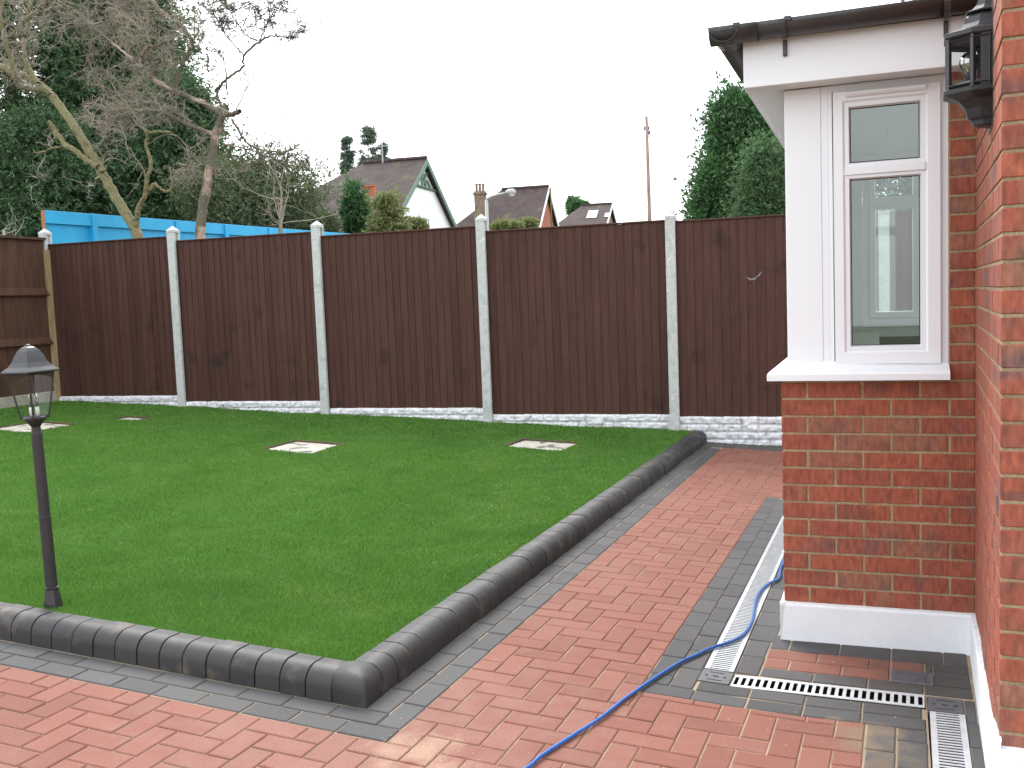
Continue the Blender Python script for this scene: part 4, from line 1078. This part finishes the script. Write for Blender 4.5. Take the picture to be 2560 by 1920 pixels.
def bare_tree(name, label, group, limbs, mt, tm, seed, loc, n1=9, n2=7, n3=6, len1=.75, foliage=None, extra=None):
    """limbs: list of (pixel points, start width px, end width px, Y, dY, twiggy)"""
    rng = np.random.default_rng(seed); e = empty(name, loc); tag(e, label, 'tree', group); o0 = np.array(loc)
    twigs = []
    for li, (px, w0, w1, Y, dY, tw) in enumerate(limbs):
        P3 = [np.array(at(u, v, Y+dY*i/(len(px)-1))) for i, (u, v) in enumerate(px)]
        # smooth
        out = []
        Q = [2*P3[0]-P3[1]]+P3+[2*P3[-1]-P3[-2]]
        for i in range(1, len(Q)-2):
            for k in range(6):
                t = k/6; out.append(.5*((2*Q[i])+(Q[i+1]-Q[i-1])*t+(2*Q[i-1]-5*Q[i]+4*Q[i+1]-Q[i+2])*t*t+(3*Q[i]-Q[i-1]-3*Q[i+1]+Q[i+2])*t**3))
        out.append(P3[-1]); out = np.array(out)
        dep = (out-np.array(CAM))@np.array(RD)
        rad = np.linspace(w0, w1, len(out))/2*dep/F_PX
        rad = rad*(1+rng.normal(0, .035, len(out))); out = out+rng.normal(0, .006, out.shape)
        twig_mesh([(out-o0, rad)], 'trunk' if li == 0 else 'limb', mt, e, 10)
        if tw > 0:
            m1 = int(n1*tw)
            for j in range(m1):
                i = rng.integers(int(len(out)*.25), len(out)); d = rng.normal(0, 1, 3); d[2] = d[2]*.6+.35
                tang = out[min(i+1, len(out)-1)]-out[i-1]; d += tang/np.linalg.norm(tang)*.8
                p1, r1 = curl_path(out[i], d, len1*rng.uniform(.5, 1.2), 8, min(.013, rad[i]*.6), rng, .55)
                twigs.append((p1-o0, r1))
                for j2 in range(n2):
                    i2 = rng.integers(2, len(p1)); p2, r2 = curl_path(p1[i2], rng.normal(0, 1, 3)+(p1[i2]-p1[i2-1])*6, len1*.45*rng.uniform(.5, 1.2), 6, .0062, rng, .7)
                    twigs.append((p2-o0, r2))
                    for j3 in range(n3):
                        i3 = rng.integers(1, len(p2)); p3, r3 = curl_path(p2[i3], rng.normal(0, 1, 3), len1*.2*rng.uniform(.5, 1.2), 4, .0034, rng, .9)
                        twigs.append((p3-o0, r3))
    if twigs: o = twig_mesh(twigs, 'twigs', tm, e); o['kind'] = 'stuff'
    return e
def k1(L): return [(x/2.765, y/2.765) for x, y in L]
YT = 6.9
bare_tree('bare_tree', 'forked bare tree with lichen green trunk rising left of the scarred one', 'bare trees behind the fence', [
    (k1([(975, 1760), (955, 1640), (910, 1540), (820, 1400), (745, 1260), (690, 1170), (600, 1020), (500, 850), (400, 720), (350, 650), (270, 580)]), 27, 19, YT, .1, .5),
    (k1([(270, 580), (150, 520), (60, 480), (-60, 430), (-260, 330)]), 22, 12, YT+.1, .5, 1.0),
    (k1([(945, 1560), (950, 1480), (965, 1420), (1005, 1350), (1012, 1250), (1042, 1130), (1012, 1000), (1022, 930), (1100, 908), (1190, 915)]), 15, 5, YT, -.15, .6),
    (k1([(1010, 1330), (1060, 1280), (1090, 1275)]), 14, 8, YT-.02, .05, 0),
    (k1([(1075, 1275), (1120, 1310), (1160, 1325), (1190, 1280), (1175, 1150)]), 8, 4, YT, .1, .25),
    (k1([(680, 1160), (610, 1115), (530, 1050), (450, 1000), (380, 900), (330, 840)]), 16, 13, YT, -.2, 0),
    (k1([(450, 1010), (350, 1030), (280, 1055), (235, 1055)]), 6, 4, YT-.05, -.1, .3),
    (k1([(350, 650), (280, 620), (130, 590), (95, 490), (55, 340), (15, 220), (5, -60)]), 14, 8, YT+.05, -.5, 1.2),
    (k1([(265, 580), (190, 450), (165, 320), (195, 150), (205, -60)]), 13, 8, YT, .4, 1.2),
    (k1([(60, 260), (175, 150), (300, 10), (360, -90)]), 8, 6, YT-.2, .3, 1.0),
    (k1([(690, 1180), (720, 1180), (735, 1140)]), 10, 5, YT-.03, 0, 0),
], M_bark, M_twig, 11, (at(350, 600, YT).x, YT, .4), n1=8, n2=6, n3=5)
bare_tree('bare_tree', 'bare tree with grey scarred trunk and crooked spreading branches', 'bare trees behind the fence', [
    (k1([(1380, 1780), (1385, 1640), (1392, 1500), (1440, 1250), (1470, 1050), (1500, 900), (1540, 800), (1565, 740)]), 28, 17, 7.3, 0, 0),
    (k1([(1540, 790), (1600, 790), (1655, 770)]), 15, 12, 7.3, -.1, .25),
    (k1([(1510, 780), (1380, 700), (1200, 630), (1060, 540), (985, 450), (985, 370), (1040, 300)]), 15, 7, 7.3, -.7, 2.6),
    (k1([(1210, 625), (1240, 500), (1290, 380), (1335, 300), (1260, 190), (1180, 120), (1100, 60)]), 11, 5, 7.1, -.2, 1.8),
    (k1([(1480, 930), (1300, 860), (1120, 780), (1000, 760), (850, 810), (765, 885)]), 12, 5, 7.3, -.9, 2.6),
    (k1([(985, 440), (880, 380), (760, 280), (640, 190), (560, 160), (480, 60)]), 7, 4, 6.7, .3, 2.6),
    (k1([(1330, 850), (1180, 760), (1000, 700), (800, 640), (620, 560)]), 7, 3, 7.0, .4, 2.2),
    (k1([(1040, 300), (900, 120), (760, 20), (600, -80)]), 6, 4, 6.9, .5, 3.0),
    (k1([(1100, 60), (1000, -60), (900, -160)]), 5, 4, 6.9, .3, 2.0),
    (k1([(1010, 1000), (1200, 930), (1340, 1080), (1350, 1150), (1230, 1130)]), 4, 3, 7.0, .3, .8),
], M_bark2, M_twig, 12, (at(497, 600, 7.3).x, 7.3, .4), n1=8, n2=8, n3=7, len1=.62)
bare_tree('crooked_branch_tree', 'dark leafless tree top spreading against the sky right of the trunks', 'bare trees behind the fence', [
    (k1([(1395, 1700), (1440, 1250), (1490, 950), (1535, 790), (1500, 640), (1530, 590), (1600, 520), (1680, 460), (1690, 380), (1790, 290), (1860, 250)]), 8, 5, 7.9, 0, .4),
    (k1([(1790, 290), (1830, 200), (1900, 90), (1960, 0)]), 4, 2, 7.9, .2, 2.3),
    (k1([(1860, 250), (1960, 255), (2040, 270)]), 4, 2, 7.9, .0, 1.3),
    (k1([(1690, 385), (1560, 240), (1500, 130), (1420, 40)]), 4, 2, 7.9, .2, 2.0),
    (k1([(1570, 660), (1560, 500), (1550, 420), (1480, 330), (1390, 200)]), 4, 2, 7.9, -.2, .5),
    (k1([(1790, 290), (1700, 240), (1600, 100), (1560, 0)]), 4, 2, 7.9, -.3, 2.3),
    (k1([(1600, 830), (1650, 900), (1700, 980), (1800, 1030), (1950, 1055), (2050, 1020)]), 7, 3, 7.9, .2, .35),
    (k1([(1750, 1010), (1810, 1080), (1860, 1190)]), 4, 2, 7.9, .1, .5),
    (k1([(1540, 1000), (1700, 1030), (1900, 1100), (2100, 1150)]), 4, 2, 8.0, .2, 1.5),
], M_bark2, M_twigd, 13, (at(545, 600, 7.9).x, 7.9, .4), n1=9, n2=6, n3=5, len1=.55)

def foliage_mesh(C, N, size, rng, mt, name, parent, o0, flat=0.3, droop=0.0, leaves=5, narrow=.35):
    """C (n,3) spray centres with N (n,3) outward directions; every spray is a little fan of leaf blades"""
    n = len(C); Nn = N/(np.linalg.norm(N, axis=1)[:, None]+1e-9)
    side = np.cross(Nn, rng.normal(0, 1, (n, 3))); side /= np.linalg.norm(side, axis=1)[:, None]+1e-9
    V = []; 
    for k in range(leaves):
        a = (k-(leaves-1)/2)/leaves*2.2
        d = Nn*math.cos(a)+side*math.sin(a)+rng.normal(0, .18, (n, 3)); d[:, 2] -= droop; d /= np.linalg.norm(d, axis=1)[:, None]
        L = size*rng.uniform(.5, 1.15, n)[:, None]
        q = np.cross(d, rng.normal(0, 1, (n, 3))); q /= np.linalg.norm(q, axis=1)[:, None]+1e-9
        b = C+rng.normal(0, size*.18, (n, 3)); mid = b+d*L*.55
        V.append(np.stack([b, mid-q*L*narrow*.5, b+d*L, mid+q*L*narrow*.5], 1))
    V = np.concatenate(V).reshape(-1, 3)-o0; Fc = np.arange(len(V)).reshape(-1, 4)
    return npmesh(name, V, Fc, mt, parent)
def conifer(label, group, base, H, R, mt, seed, n=9000, size=.16, shape=.8, low=.02, name='conifer_tree', irregular=.25, droop=.25, tips=True, cat='tree', leaves=5, narrow=.35):
    rng = np.random.default_rng(seed); e = empty(name, base); tag(e, label, cat, group); o0 = np.array(base, float)
    mb = MB(); mb.tube([(0, 0, -.3), (0.02, 0, H*.5), (0, 0, H*.96)], [R*.09+.03, R*.05+.02, .012], 8); mb.build('trunk', M_twigd, e)
    # boughs: clusters of sprays at the ends and along whorled branches
    nb_ = int(n/45); t = rng.random(nb_)**.85*(1-low)+low
    az = rng.uniform(0, 2*np.pi, nb_); env = (1-t)**shape*(1-np.exp(-(t-low+.03)*14))
    lob = 1+irregular*np.sin(az*3+seed)*np.sin(t*9+seed)+rng.normal(0, irregular*.35, nb_)
    r = R*env*lob+R*.04
    tip = np.stack([np.cos(az)*r, np.sin(az)*r, t*H+rng.normal(0, .1, nb_)], 1)+o0
    root = np.stack([np.cos(az)*.02, np.sin(az)*.02, t*H+r*.15], 1)+o0
    brs = [(np.stack([root[i], (root[i]+tip[i])/2+[0, 0, .05*r[i]], tip[i]])-o0, np.array([.03, .018, .006])*min(1, R)) for i in range(0, nb_, 3)]
    twig_mesh(brs, 'branches', M_twigd, e)['kind'] = 'stuff'
    per = 45; f = rng.random((nb_, per))**.55*.85+.22
    C = root[:, None]+(tip-root)[:, None]*f[..., None]
    sp = (.06+.13*R*(1-.4*f))[..., None]
    C = C+rng.normal(0, 1, C.shape)*sp*np.array([1, 1, .6])
    C[..., 2] -= droop*.5*f*f*r[:, None]*.3
    C = C.reshape(-1, 3); N = np.repeat((tip-root), per, 0); N = N/(np.linalg.norm(N, axis=1)[:, None]+1e-9)+rng.normal(0, .55, C.shape); N[:, 2] += .15-droop*.5
    foliage_mesh(C, N, size, rng, mt, 'foliage', e, o0, leaves=leaves, narrow=narrow, droop=droop*.3)['kind'] = 'stuff'
    return e
def bush(label, group, centre, rad, mt, seed, n=5000, size=.1, name='bush', cat='bush', stem=True, ground=.3, leaves=4, narrow=.5, lobes=12):
    rng = np.random.default_rng(seed); base = (centre[0], centre[1], ground); e = empty(name, base); tag(e, label, cat, group); o0 = np.array(base)
    c = np.array(centre); rad = np.array(rad)
    L = rng.normal(0, 1, (lobes, 3)); L /= np.linalg.norm(L, axis=1)[:, None]; L = L*rng.uniform(.35, .72, (lobes, 1)); L[:, 2] = np.abs(L[:, 2])*.9-.15
    paths = []
    for l in L:
        q = c+l*rad; b = np.array([c[0]+rng.normal(0, .1), c[1]+rng.normal(0, .1), ground]); m_ = (b+q)/2+rng.normal(0, .1, 3)
        paths.append((np.array([b, m_, q])-o0, np.array([.05, .03, .012])*max(.4, rad[0]*.6)))
    twig_mesh(paths, 'stem', M_twigd, e, 5)
    k = rng.integers(0, lobes, n); d = rng.normal(0, 1, (n, 3)); d /= np.linalg.norm(d, axis=1)[:, None]
    rr = (.38+.12*np.sin(d[:, 0]*6)*np.sin(d[:, 1]*5+k))*rng.random(n)**.3
    C = c+(L[k]+d*rr[:, None])*rad
    foliage_mesh(C, d+rng.normal(0, .5, (n, 3)), size, rng, mt, 'foliage', e, o0, leaves=leaves, narrow=narrow)['kind'] = 'stuff'
    return e
def small_bare(label, u, v, D, h, spread, seed, mt=M_twigd, cnt=60, grp='leafless trees among the far houses'):
    rng = np.random.default_rng(seed); top = atd(u, v, D); base = np.array((top.x, top.y, .3)); e = empty('leafless_tree', tuple(base)); tag(e, label, 'tree', grp)
    H = top.z-.3; T = []
    tr, rr = curl_path(np.zeros(3), np.array([0, 0, 1.]), H*.75, 8, .012*D**.6, rng, .12)
    twig_mesh([(tr, rr)], 'trunk', mt, e, 6)
    sc = D/18
    for j in range(cnt):
        i = rng.integers(3, len(tr)); d = rng.normal(0, 1, 3); d[2] = abs(d[2])+.5
        p1, r1 = curl_path(tr[i], d, spread*rng.uniform(.4, 1), 7, .011*sc, rng, .35); T.append((p1, r1))
        for k in range(5):
            i2 = rng.integers(2, 7); p2, r2 = curl_path(p1[i2], rng.normal(0, 1, 3)+[0, 0, .6], spread*.4*rng.uniform(.4, 1), 4, .006*sc, rng, .5); T.append((p2, r2))
    twig_mesh(T, 'twigs', mt, e)['kind'] = 'stuff'
# dark evergreens behind the bare trees
GL = 'tall evergreens behind the blue hoarding'
def gp(u, Y, z=.4): p = at(u, 600, Y); return (p.x, Y, z)
conifer('dark tall evergreen at the left edge behind the hoarding', GL, gp(-330, 15), 15.0, 4.2, M_ley, 21, n=20000, size=.17, shape=.55, droop=.5, narrow=.3)
conifer('dark tall evergreen filling the sky above the hoarding end', GL, gp(60, 16.2), 14.5, 3.6, M_ley, 22, n=34000, size=.16, shape=.5, droop=.5, narrow=.3)
conifer('dark tall evergreen whose right edge meets the sky behind the bare trunks', GL, gp(330, 17.5), 11.2, 3.0, M_ley, 23, n=36000, size=.16, shape=.55, droop=.5, narrow=.3)
conifer('shorter dark evergreen behind the scarred trunk', GL, gp(470, 15.5), 6.6, 2.1, M_ley, 24, n=18000, size=.14, shape=.6, droop=.4, narrow=.3)
conifer('low dark evergreen just above the left corner post', GL, gp(120, 13.5), 5.6, 2.4, M_ley, 25, n=18000, size=.13, shape=.5, droop=.5, narrow=.3)
bush('grey green ragged shrub mass right of the scarred trunk', None, tuple(at(640, 490, 14)), (2.2, 1.6, 1.5), M_ivy, 31, 15000, .065, ground=.3, name='ragged_shrub', lobes=26)
small_bare('thin leafless stems rising out of the grey green shrubs', 690, 330, 14, 4, 1.1, 66, M_twig, 26)
bush('lower grey green shrub beside the buff house wall', None, tuple(at(735, 570, 16)), (1.1, 1.0, .9), M_ivy, 32, 6000, .08, ground=.3, name='ragged_shrub', lobes=10)
conifer('large blue green conifer rising beside the window corner', 'conifers by the house corner', gp(1850, 12.5), 4.2, 1.35, M_con, 26, n=30000, size=.085, shape=.98, droop=-.25, leaves=5, narrow=.4)
conifer('smaller lighter conifer in front of the large blue green one', 'conifers by the house corner', gp(1915, 10.8), 3.15, .9, M_con2, 27, n=20000, size=.06, shape=1.0, droop=-.25)
conifer('left shoulder conifer of the clump by the window corner', 'conifers by the house corner', gp(1795, 12.0), 3.1, .75, M_con, 28, n=15000, size=.075, shape=.85, droop=-.1)
conifer('blue green conifer hidden behind the white corner post', 'conifers by the house corner', gp(2010, 13.0), 4.3, 1.3, M_con, 30, n=9000, size=.1, shape=.7, droop=-.1)
conifer('conifer seen through the house window above the fence', 'conifers by the house corner', (1.35, 10.5, .3), 4.9, 1.9, M_con, 29, n=9000, size=.13, shape=.6, droop=0)
# garden shrubs in front of the far houses
def fgp(u, D, v=600): p = atd(u, v, D); return p
p = fgp(893, 27); conifer('dark green pointed conifer left of the pair before the white house', 'small conifers before the white house', (p.x, p.y, .3), at(893, 478, p.y).z-.3, .75, M_con, 41, 5000, .13, droop=0)
p = fgp(975, 25); conifer('yellow green conifer right of the pair before the white house', 'small conifers before the white house', (p.x, p.y, .3), at(962, 492, p.y).z-.3, .95, M_yel, 42, 6000, .12, droop=0)
p = fgp(1035, 26); bush('pale yellow shrub at the foot of the white gable', None, tuple(atd(1040, 566, 26)), (.35, .4, .3), M_yel, 43, 1500, .08, ground=.3)
p = fgp(1265, 30); bush('yellow green shrub left of the pair above the fence below the lamp', 'shrubs before the second house', tuple(atd(1262, 566, 30)), (.6, .6, .3), M_yel, 44, 1100, .09, ground=.3, lobes=7)
bush('yellow green shrub right of the pair before the red gable', 'shrubs before the second house', tuple(atd(1310, 560, 31)), (.55, .6, .3), M_yel, 45, 900, .09, ground=.3, lobes=7)
# distant cypresses behind the white house
for (u, vt, vb, D, R_, sd_, lb) in ((866, 345, 480, 64, .55, 51, 'slim dark cypress left of the three behind the white house'), (918, 318, 440, 64, .80, 52, 'tallest broad cypress of the three behind the white house'),
                                    (960, 363, 440, 64, .5, 53, 'shortest cypress of the three behind the white house')):
    p = atd(u, vt, D); conifer(lb, 'cypresses behind the white house', (p.x, p.y, .3), p.z-.3, R_, M_cyp, sd_, 9000, .15, shape=.28, droop=0, irregular=.18)
p = atd(1443, 488, 95); bush('round tree top behind the skylight roof', None, (p.x, p.y, p.z-1.4), (1.4, 1.4, 1.6), M_con, 54, 3000, .3, ground=.3, name='round_tree', cat='tree')
small_bare('thin leafless tree at the left end of the white house roof', 790, 400, 32, 4, 1.7, 61, M_twigd, 60)
small_bare('leafless tree standing before the buff side wall', 740, 430, 26, 4, 1.3, 62, M_twigd, 40)
small_bare('crooked leafless tree between the two nearer houses', 1172, 490, 36, 4, .9, 63, M_twig, 16)
small_bare('low leafless tree at the foot of the telegraph pole', 1610, 530, 60, 4, 2.3, 64, M_twigd, 40)
small_bare('leafless shrub at the far left behind the hoarding end', 30, 410, 15, 3, 1.0, 65, M_twig, 26)

# ------------------------------------------------------------------ far houses
TH = math.radians(95.2)
E1 = Vector((-math.sin(TH), math.cos(TH), 0)); E2 = Vector((-math.sin(TH-math.pi/2), math.cos(TH-math.pi/2), 0)); Z = Vector((0, 0, 1))
def far_house(name, label, A, rlen, w, slope_h, total_len, wall_gable, wall_side, hip=2.6, ext=1.4, trim=None, eave_z=None):
    """A: apex of the gable. ridge runs along E1, the gable faces -E1. w, slope_h: run and fall that set the pitch"""
    base = Vector((A.x, A.y, .3)); e = empty(name, base); tag(e, label, 'house', 'houses beyond the fence')
    k = ext; W = w*k; drop = slope_h*k; A0 = A-base
    def ov(o): return o
    def P(t, s, d): return A0+E1*t+E2*s-Z*d
    # walls
    mb = MB(); zi = .25; wz = A0.z-drop
    g = [P(zi, -W+.25, drop), P(zi, W-.25, drop), P(zi, 0, .25)]
    gb = [Vector((q.x, q.y, 0)) for q in g[:2]]
    mb.add([g[0], g[1], g[2], gb[0], gb[1]], [(0, 1, 2), (0, 3, 4, 1)]); mb.build('gable_wall', wall_gable, e)
    mb = MB(); q0 = P(zi+.002, -W+.252, drop); q1 = P(total_len-.3, -W+.252, drop); q2 = P(total_len-.3, W-.25, drop); q3 = P(zi, W-.25, drop)
    mb.add([q0, q1, Vector((q1.x, q1.y, 0)), Vector((q0.x, q0.y, 0)), q2, Vector((q2.x, q2.y, 0)), q3, Vector((q3.x, q3.y, 0))], [(0, 1, 2, 3), (1, 4, 5, 2), (4, 6, 7, 5)]); mb.build('wall', wall_side, e)
    # roof slabs
    hipt = total_len
    mb = MB(); th_ = Z*.16
    R0, R1 = P(0, 0, 0), P(rlen, 0, 0); Fa, Fb = P(0, -W, drop), P(hipt, -W, drop); Ba, Bb = P(0, W, drop), P(hipt, W, drop)
    V = [R0, R1, Fa, Fb, Ba, Bb]; V2 = [p-th_ for p in V]
    mb.add(V+V2, [(0, 2, 3, 1), (0, 1, 5, 4), (1, 3, 5), (6, 7, 9, 8), (6, 10, 11, 7), (7, 11, 9), (0, 6, 8, 2), (4, 10, 6, 0), (2, 8, 9, 3), (5, 11, 10, 4), (3, 9, 11, 5)])
    mb.build('roof', M_tile, e)
    n = int(rlen/.45); mb = MB()
    for i in range(n):
        a_ = P(i*rlen/n, 0, -.02); b_ = P((i+.96)*rlen/n, 0, -.02); mb.tube([a_, b_], .11, 6)
    mb.build('ridge_tiles', M_tile, e)
    # bargeboards
    for s in (-1, 1):
        mb = MB(); a_, b_ = P(-.04, 0, .02), P(-.04, s*W, drop+.02); d = (b_-a_).normalized(); nrm = Vector((0, 0, -1))
        V = [a_, b_, b_+nrm*.28, a_+nrm*.28]; V += [v+E1*.06 for v in V]
        mb.add(V, [(0, 1, 2, 3), (7, 6, 5, 4), (0, 4, 5, 1), (1, 5, 6, 2), (2, 6, 7, 3), (3, 7, 4, 0)]); mb.build('bargeboard', trim or M_render, e)
    return e, P, base, drop, W
A1 = Vector((-19.1, 38.2, 8.24))
h1, P1, b1, dr1, W1 = far_house('white_gabled_house', 'white rendered gable house with dark tiled hipped roof, nearest beyond the fence', A1, 3.18, 3.8, 2.65, 7.2, M_render, M_buff, ext=1.12, trim=M_greentrim)
# half timbering in the gable head, window, chimney
mb = MB()
def gbar(mb, s0, d0, s1, d1, t=.05):
    a_, b_ = P1(.2, s0, d0), P1(.2, s1, d1); mb.tube([a_, b_], t, 4)
gbar(mb, -1.55, 1.32, 1.55, 1.32, .07)
for s in (-.9, -.3, .3, .9): gbar(mb, s, 1.3, s*.5, .55+abs(s)*.45)
gbar(mb, -.5, .6, .3, 1.3); gbar(mb, .5, .6, -.3, 1.3)
mb.build('gable_timbers', M_greentrim, h1)
for s0 in (-1.15, -.25):
    mb = MB(); V = [P1(.23, s0, 3.15), P1(.23, s0+.75, 3.15), P1(.23, s0+.75, 2.75), P1(.23, s0, 2.75)]; mb.add(V, [(0, 1, 2, 3)]); wnd = mb.build('window', M_lead, h1)
    mb = MB()
    for q in (0, .25, .5, .75): mb.tube([P1(.21, s0+q, 3.17), P1(.21, s0+q, 2.73)], .025, 4)
    mb.tube([P1(.21, s0, 2.95), P1(.21, s0+.75, 2.95)], .02, 4); mb.build('glazing_bars', M_render, wnd)
def chimney(parent, base_, c, w, h, pots, potcol, name='chimney', ph=.5, pr=.14):
    mb = MB(); M = Matrix.Translation(c-base_) @ Matrix.Rotation(TH, 4, 'Z')
    mb.cbox(-w/2, w/2, -w*.32, w*.32, -1.5, h, .02, M); mb.cbox(-w/2-.07, w/2+.07, -w*.32-.07, w*.32+.07, h-.25, h-.08, .02, M); o = mb.build(name, M_stack, parent)
    for i in range(pots):
        x = (i-(pots-1)/2)*w*.75/max(1, pots-1) if pots > 1 else 0
        q = MB(); q.lathe([(pr, h-.02), (pr*.92, h+ph*.85), (pr*1.12, h+ph*.88), (pr*1.1, h+ph)], 12, M @ Matrix.Translation((0, 0, 0)) @ Matrix.Translation((0, 0, 0)) @ Matrix.Translation((0, 0, 0)) @ Matrix.Translation((0, 0, 0)) @ Matrix.Translation((0, 0, 0)) if False else M @ Matrix.Translation((x, 0, 0)))
        q.build('chimney_pot', potcol, o)
def rot_row(c): return c
c1 = atd(925, 492, 37.5)
def chimney_simple(parent, base_, c, wx, wy, h0, pots, pm, ph, pr):
    """c: top centre of the stack (world); long side across the view"""
    M = Matrix.Translation(c-base_) @ Matrix.Rotation(math.atan2(E1.y, E1.x), 4, 'Z'); mb = MB()
    mb.cbox(-wx/2, wx/2, -wy/2, wy/2, -h0, 0, .02, M); mb.cbox(-wx/2-.06, wx/2+.06, -wy/2-.06, wy/2+.06, -.22, -.08, .02, M); o = mb.build('chimney', M_stack, parent)
    for i in range(pots):
        x = (i-(pots-1)/2)*(wx*.95/pots); q = MB(); q.lathe([(pr, -.02), (pr*.9, ph*.85), (pr*1.15, ph*.88), (pr*1.12, ph)], 12, M @ Matrix.Translation((x, 0, 0))); q.build('chimney_pot', pm, o)
chimney_simple(h1, b1, c1, .55, .5, 3.5, 2, M_pot, .42, .125)
mb = MB(); q = atd(957, 407, 46)-b1; mb.tube([q, q+Z*.9], .03, 6); mb.tube([q+Z*.75-E1*.45, q+Z*.75+E1*.5], .025, 6); mb.build('aerial', M_lampgrey, h1)
A2 = Vector((-18.73, 55.48, 8.53))
h2, P2, b2, dr2, W2 = far_house('red_gabled_house', 'house with red tile hung gable and a chimney of three pots behind the street lamp', A2, 3.07, 3.3, 2.9, 7.0, M_redwall, M_stack, ext=1.3, trim=M_render)
c2 = atd(1200, 478, 60); chimney_simple(h2, b2, c2, .66, .5, 5.0, 3, M_stack, .45, .09)
mb = MB(); q0 = P2(-.12, -.1, -.35); q1 = P2(-.12, -.1, 5.0); mb.tube([P2(-.12, -.1, .1), q1], .05, 6); mb.build('mossy_pipe', M_yel, h2)
A3 = Vector((-19.5, 74.49, 8.98))
h3, P3_, b3, dr3, W3 = far_house('skylight_house', 'farthest low house with two skylights in its brown roof', A3, 2.46, 3.2, 1.9, 5.2, M_stack, M_stack, ext=1.4, trim=M_render)
sl_ = slope = 1.9/3.2
for (t, s, ww, hh) in ((1.0, -1.55, .8, 1.1), (-.0, -1.6, .0, .0), (.05+1.0-2.6+2.0, -1.8, .45, .55)):
    if ww == 0: continue
    mb = MB()
    up = .06
    V = [P3_(t+ww/2+.35*(1 if t > .9 else -1), s-hh/2, (-(s-hh/2))*sl_-up), P3_(t-ww/2+.35*(1 if t > .9 else -1), s-hh/2, (-(s-hh/2))*sl_-up), P3_(t-ww/2+.35*(1 if t > .9 else -1), s+hh/2, (-(s+hh/2))*sl_-up), P3_(t+ww/2+.35*(1 if t > .9 else -1), s+hh/2, (-(s+hh/2))*sl_-up)]
    mb.add(V, [(0, 1, 2, 3)]); mb.build('skylight', glass_mat('skylight_glass', (.3, .3, .3), 3.0) if False else M_render, h3)
# lean-to roof with buff wall to the left of the white house
def garage():
    p = atd(690, 560, 30); e = empty('brown_roof_outbuilding', (p.x, p.y, .3)); tag(e, 'low outbuilding with brown pitched roof left of the white house', 'outbuilding')
    c = Vector((0, 0, 0)); mb = MB(); h = atd(690, 492, 30).z-.3; L, W = 1.7, 1.4
    mb.box(-L, L, -W, W, 0, h-1.1); mb.build('wall', M_buff, e)
    mb = MB(); V = [(-L-.2, -W-.2, h-1.15), (L+.2, -W-.2, h-1.15), (L+.2, W+.2, h-1.15), (-L-.2, W+.2, h-1.15), (-L*.5, 0, h), (L*.5, 0, h)]
    mb.add(V, [(0, 1, 5, 4), (1, 2, 5), (2, 3, 4, 5), (3, 0, 4), (3, 2, 1, 0)]); mb.build('roof', M_tile, e)
garage()
# street lamp and telegraph pole
def street_lamp():
    D = 34; b = atd(1218, 600, D); e = empty('street_lamp', (b.x, b.y, .3)); tag(e, 'grey street lamp with a curved arm in front of the three pot chimney', 'street lamp'); o = Vector((b.x, b.y, .3))
    top = atd(1216, 500, D)-o; arm = [atd(1216, 500, D)-o, atd(1226, 492, D)-o, atd(1245, 486, D)-o, atd(1266, 482, D)-o]
    mb = MB(); mb.tube([(0, 0, 0), (0, 0, 1.5), top], [.09, .07, .055], 10); mb.build('column', M_lampgrey, e, True)
    mb = MB(); mb.tube(arm, [.05, .04, .035, .03], 8); mb.build('arm', M_lampgrey, e, True)
    h0, h1_ = atd(1263, 481, D)-o, atd(1290, 480, D)-o; mb = MB(); mb.tube([h0, h0.lerp(h1_, .3), h0.lerp(h1_, .75), h1_], [.05, .11, .12, .05], 10); mb.build('lamp_head', M_lampgrey, e, True)
    mb = MB(); d = Vector((0, 0, -.07)); mb.tube([h0.lerp(h1_, .35)+d, h0.lerp(h1_, .6)+d, h0.lerp(h1_, .85)+d], [.06, .10, .06], 8); mb.build('lamp_bowl', M_bulbw, e, True)
street_lamp()
def telegraph_pole():
    D = 55; t = atd(1616, 291, D); b = atd(1627, 600, D); e = empty('telegraph_pole', (b.x, b.y, .3)); tag(e, 'tall slim wooden telegraph pole standing alone against the sky', 'pole')
    o = Vector((b.x, b.y, .3)); mb = MB(); mb.tube([(0, 0, 0), (t-o)*.5, t-o], [.13, .11, .085], 10); mb.build('shaft', M_polewood, e, True)
    mb = MB(); mb.box(-.16, .16, -.05, .05, (t-o).z-.75, (t-o).z-.55, Matrix.Translation(((t-o).x, (t-o).y, 0))); mb.box(.02, .2, -.1, .1, (t-o).z-1.0, (t-o).z-.8, Matrix.Translation(((t-o).x, (t-o).y, 0)))
    for k in range(9): zz = (t-o).z*(.5+.05*k); f_ = zz/(t-o).z; mb.tube([((t-o).x*f_-.22*(k % 2), (t-o).y*f_, zz), ((t-o).x*f_+.22*((k+1) % 2), (t-o).y*f_, zz)], .02, 5)
    mb.build('fittings', M_lead, e)
telegraph_pole()
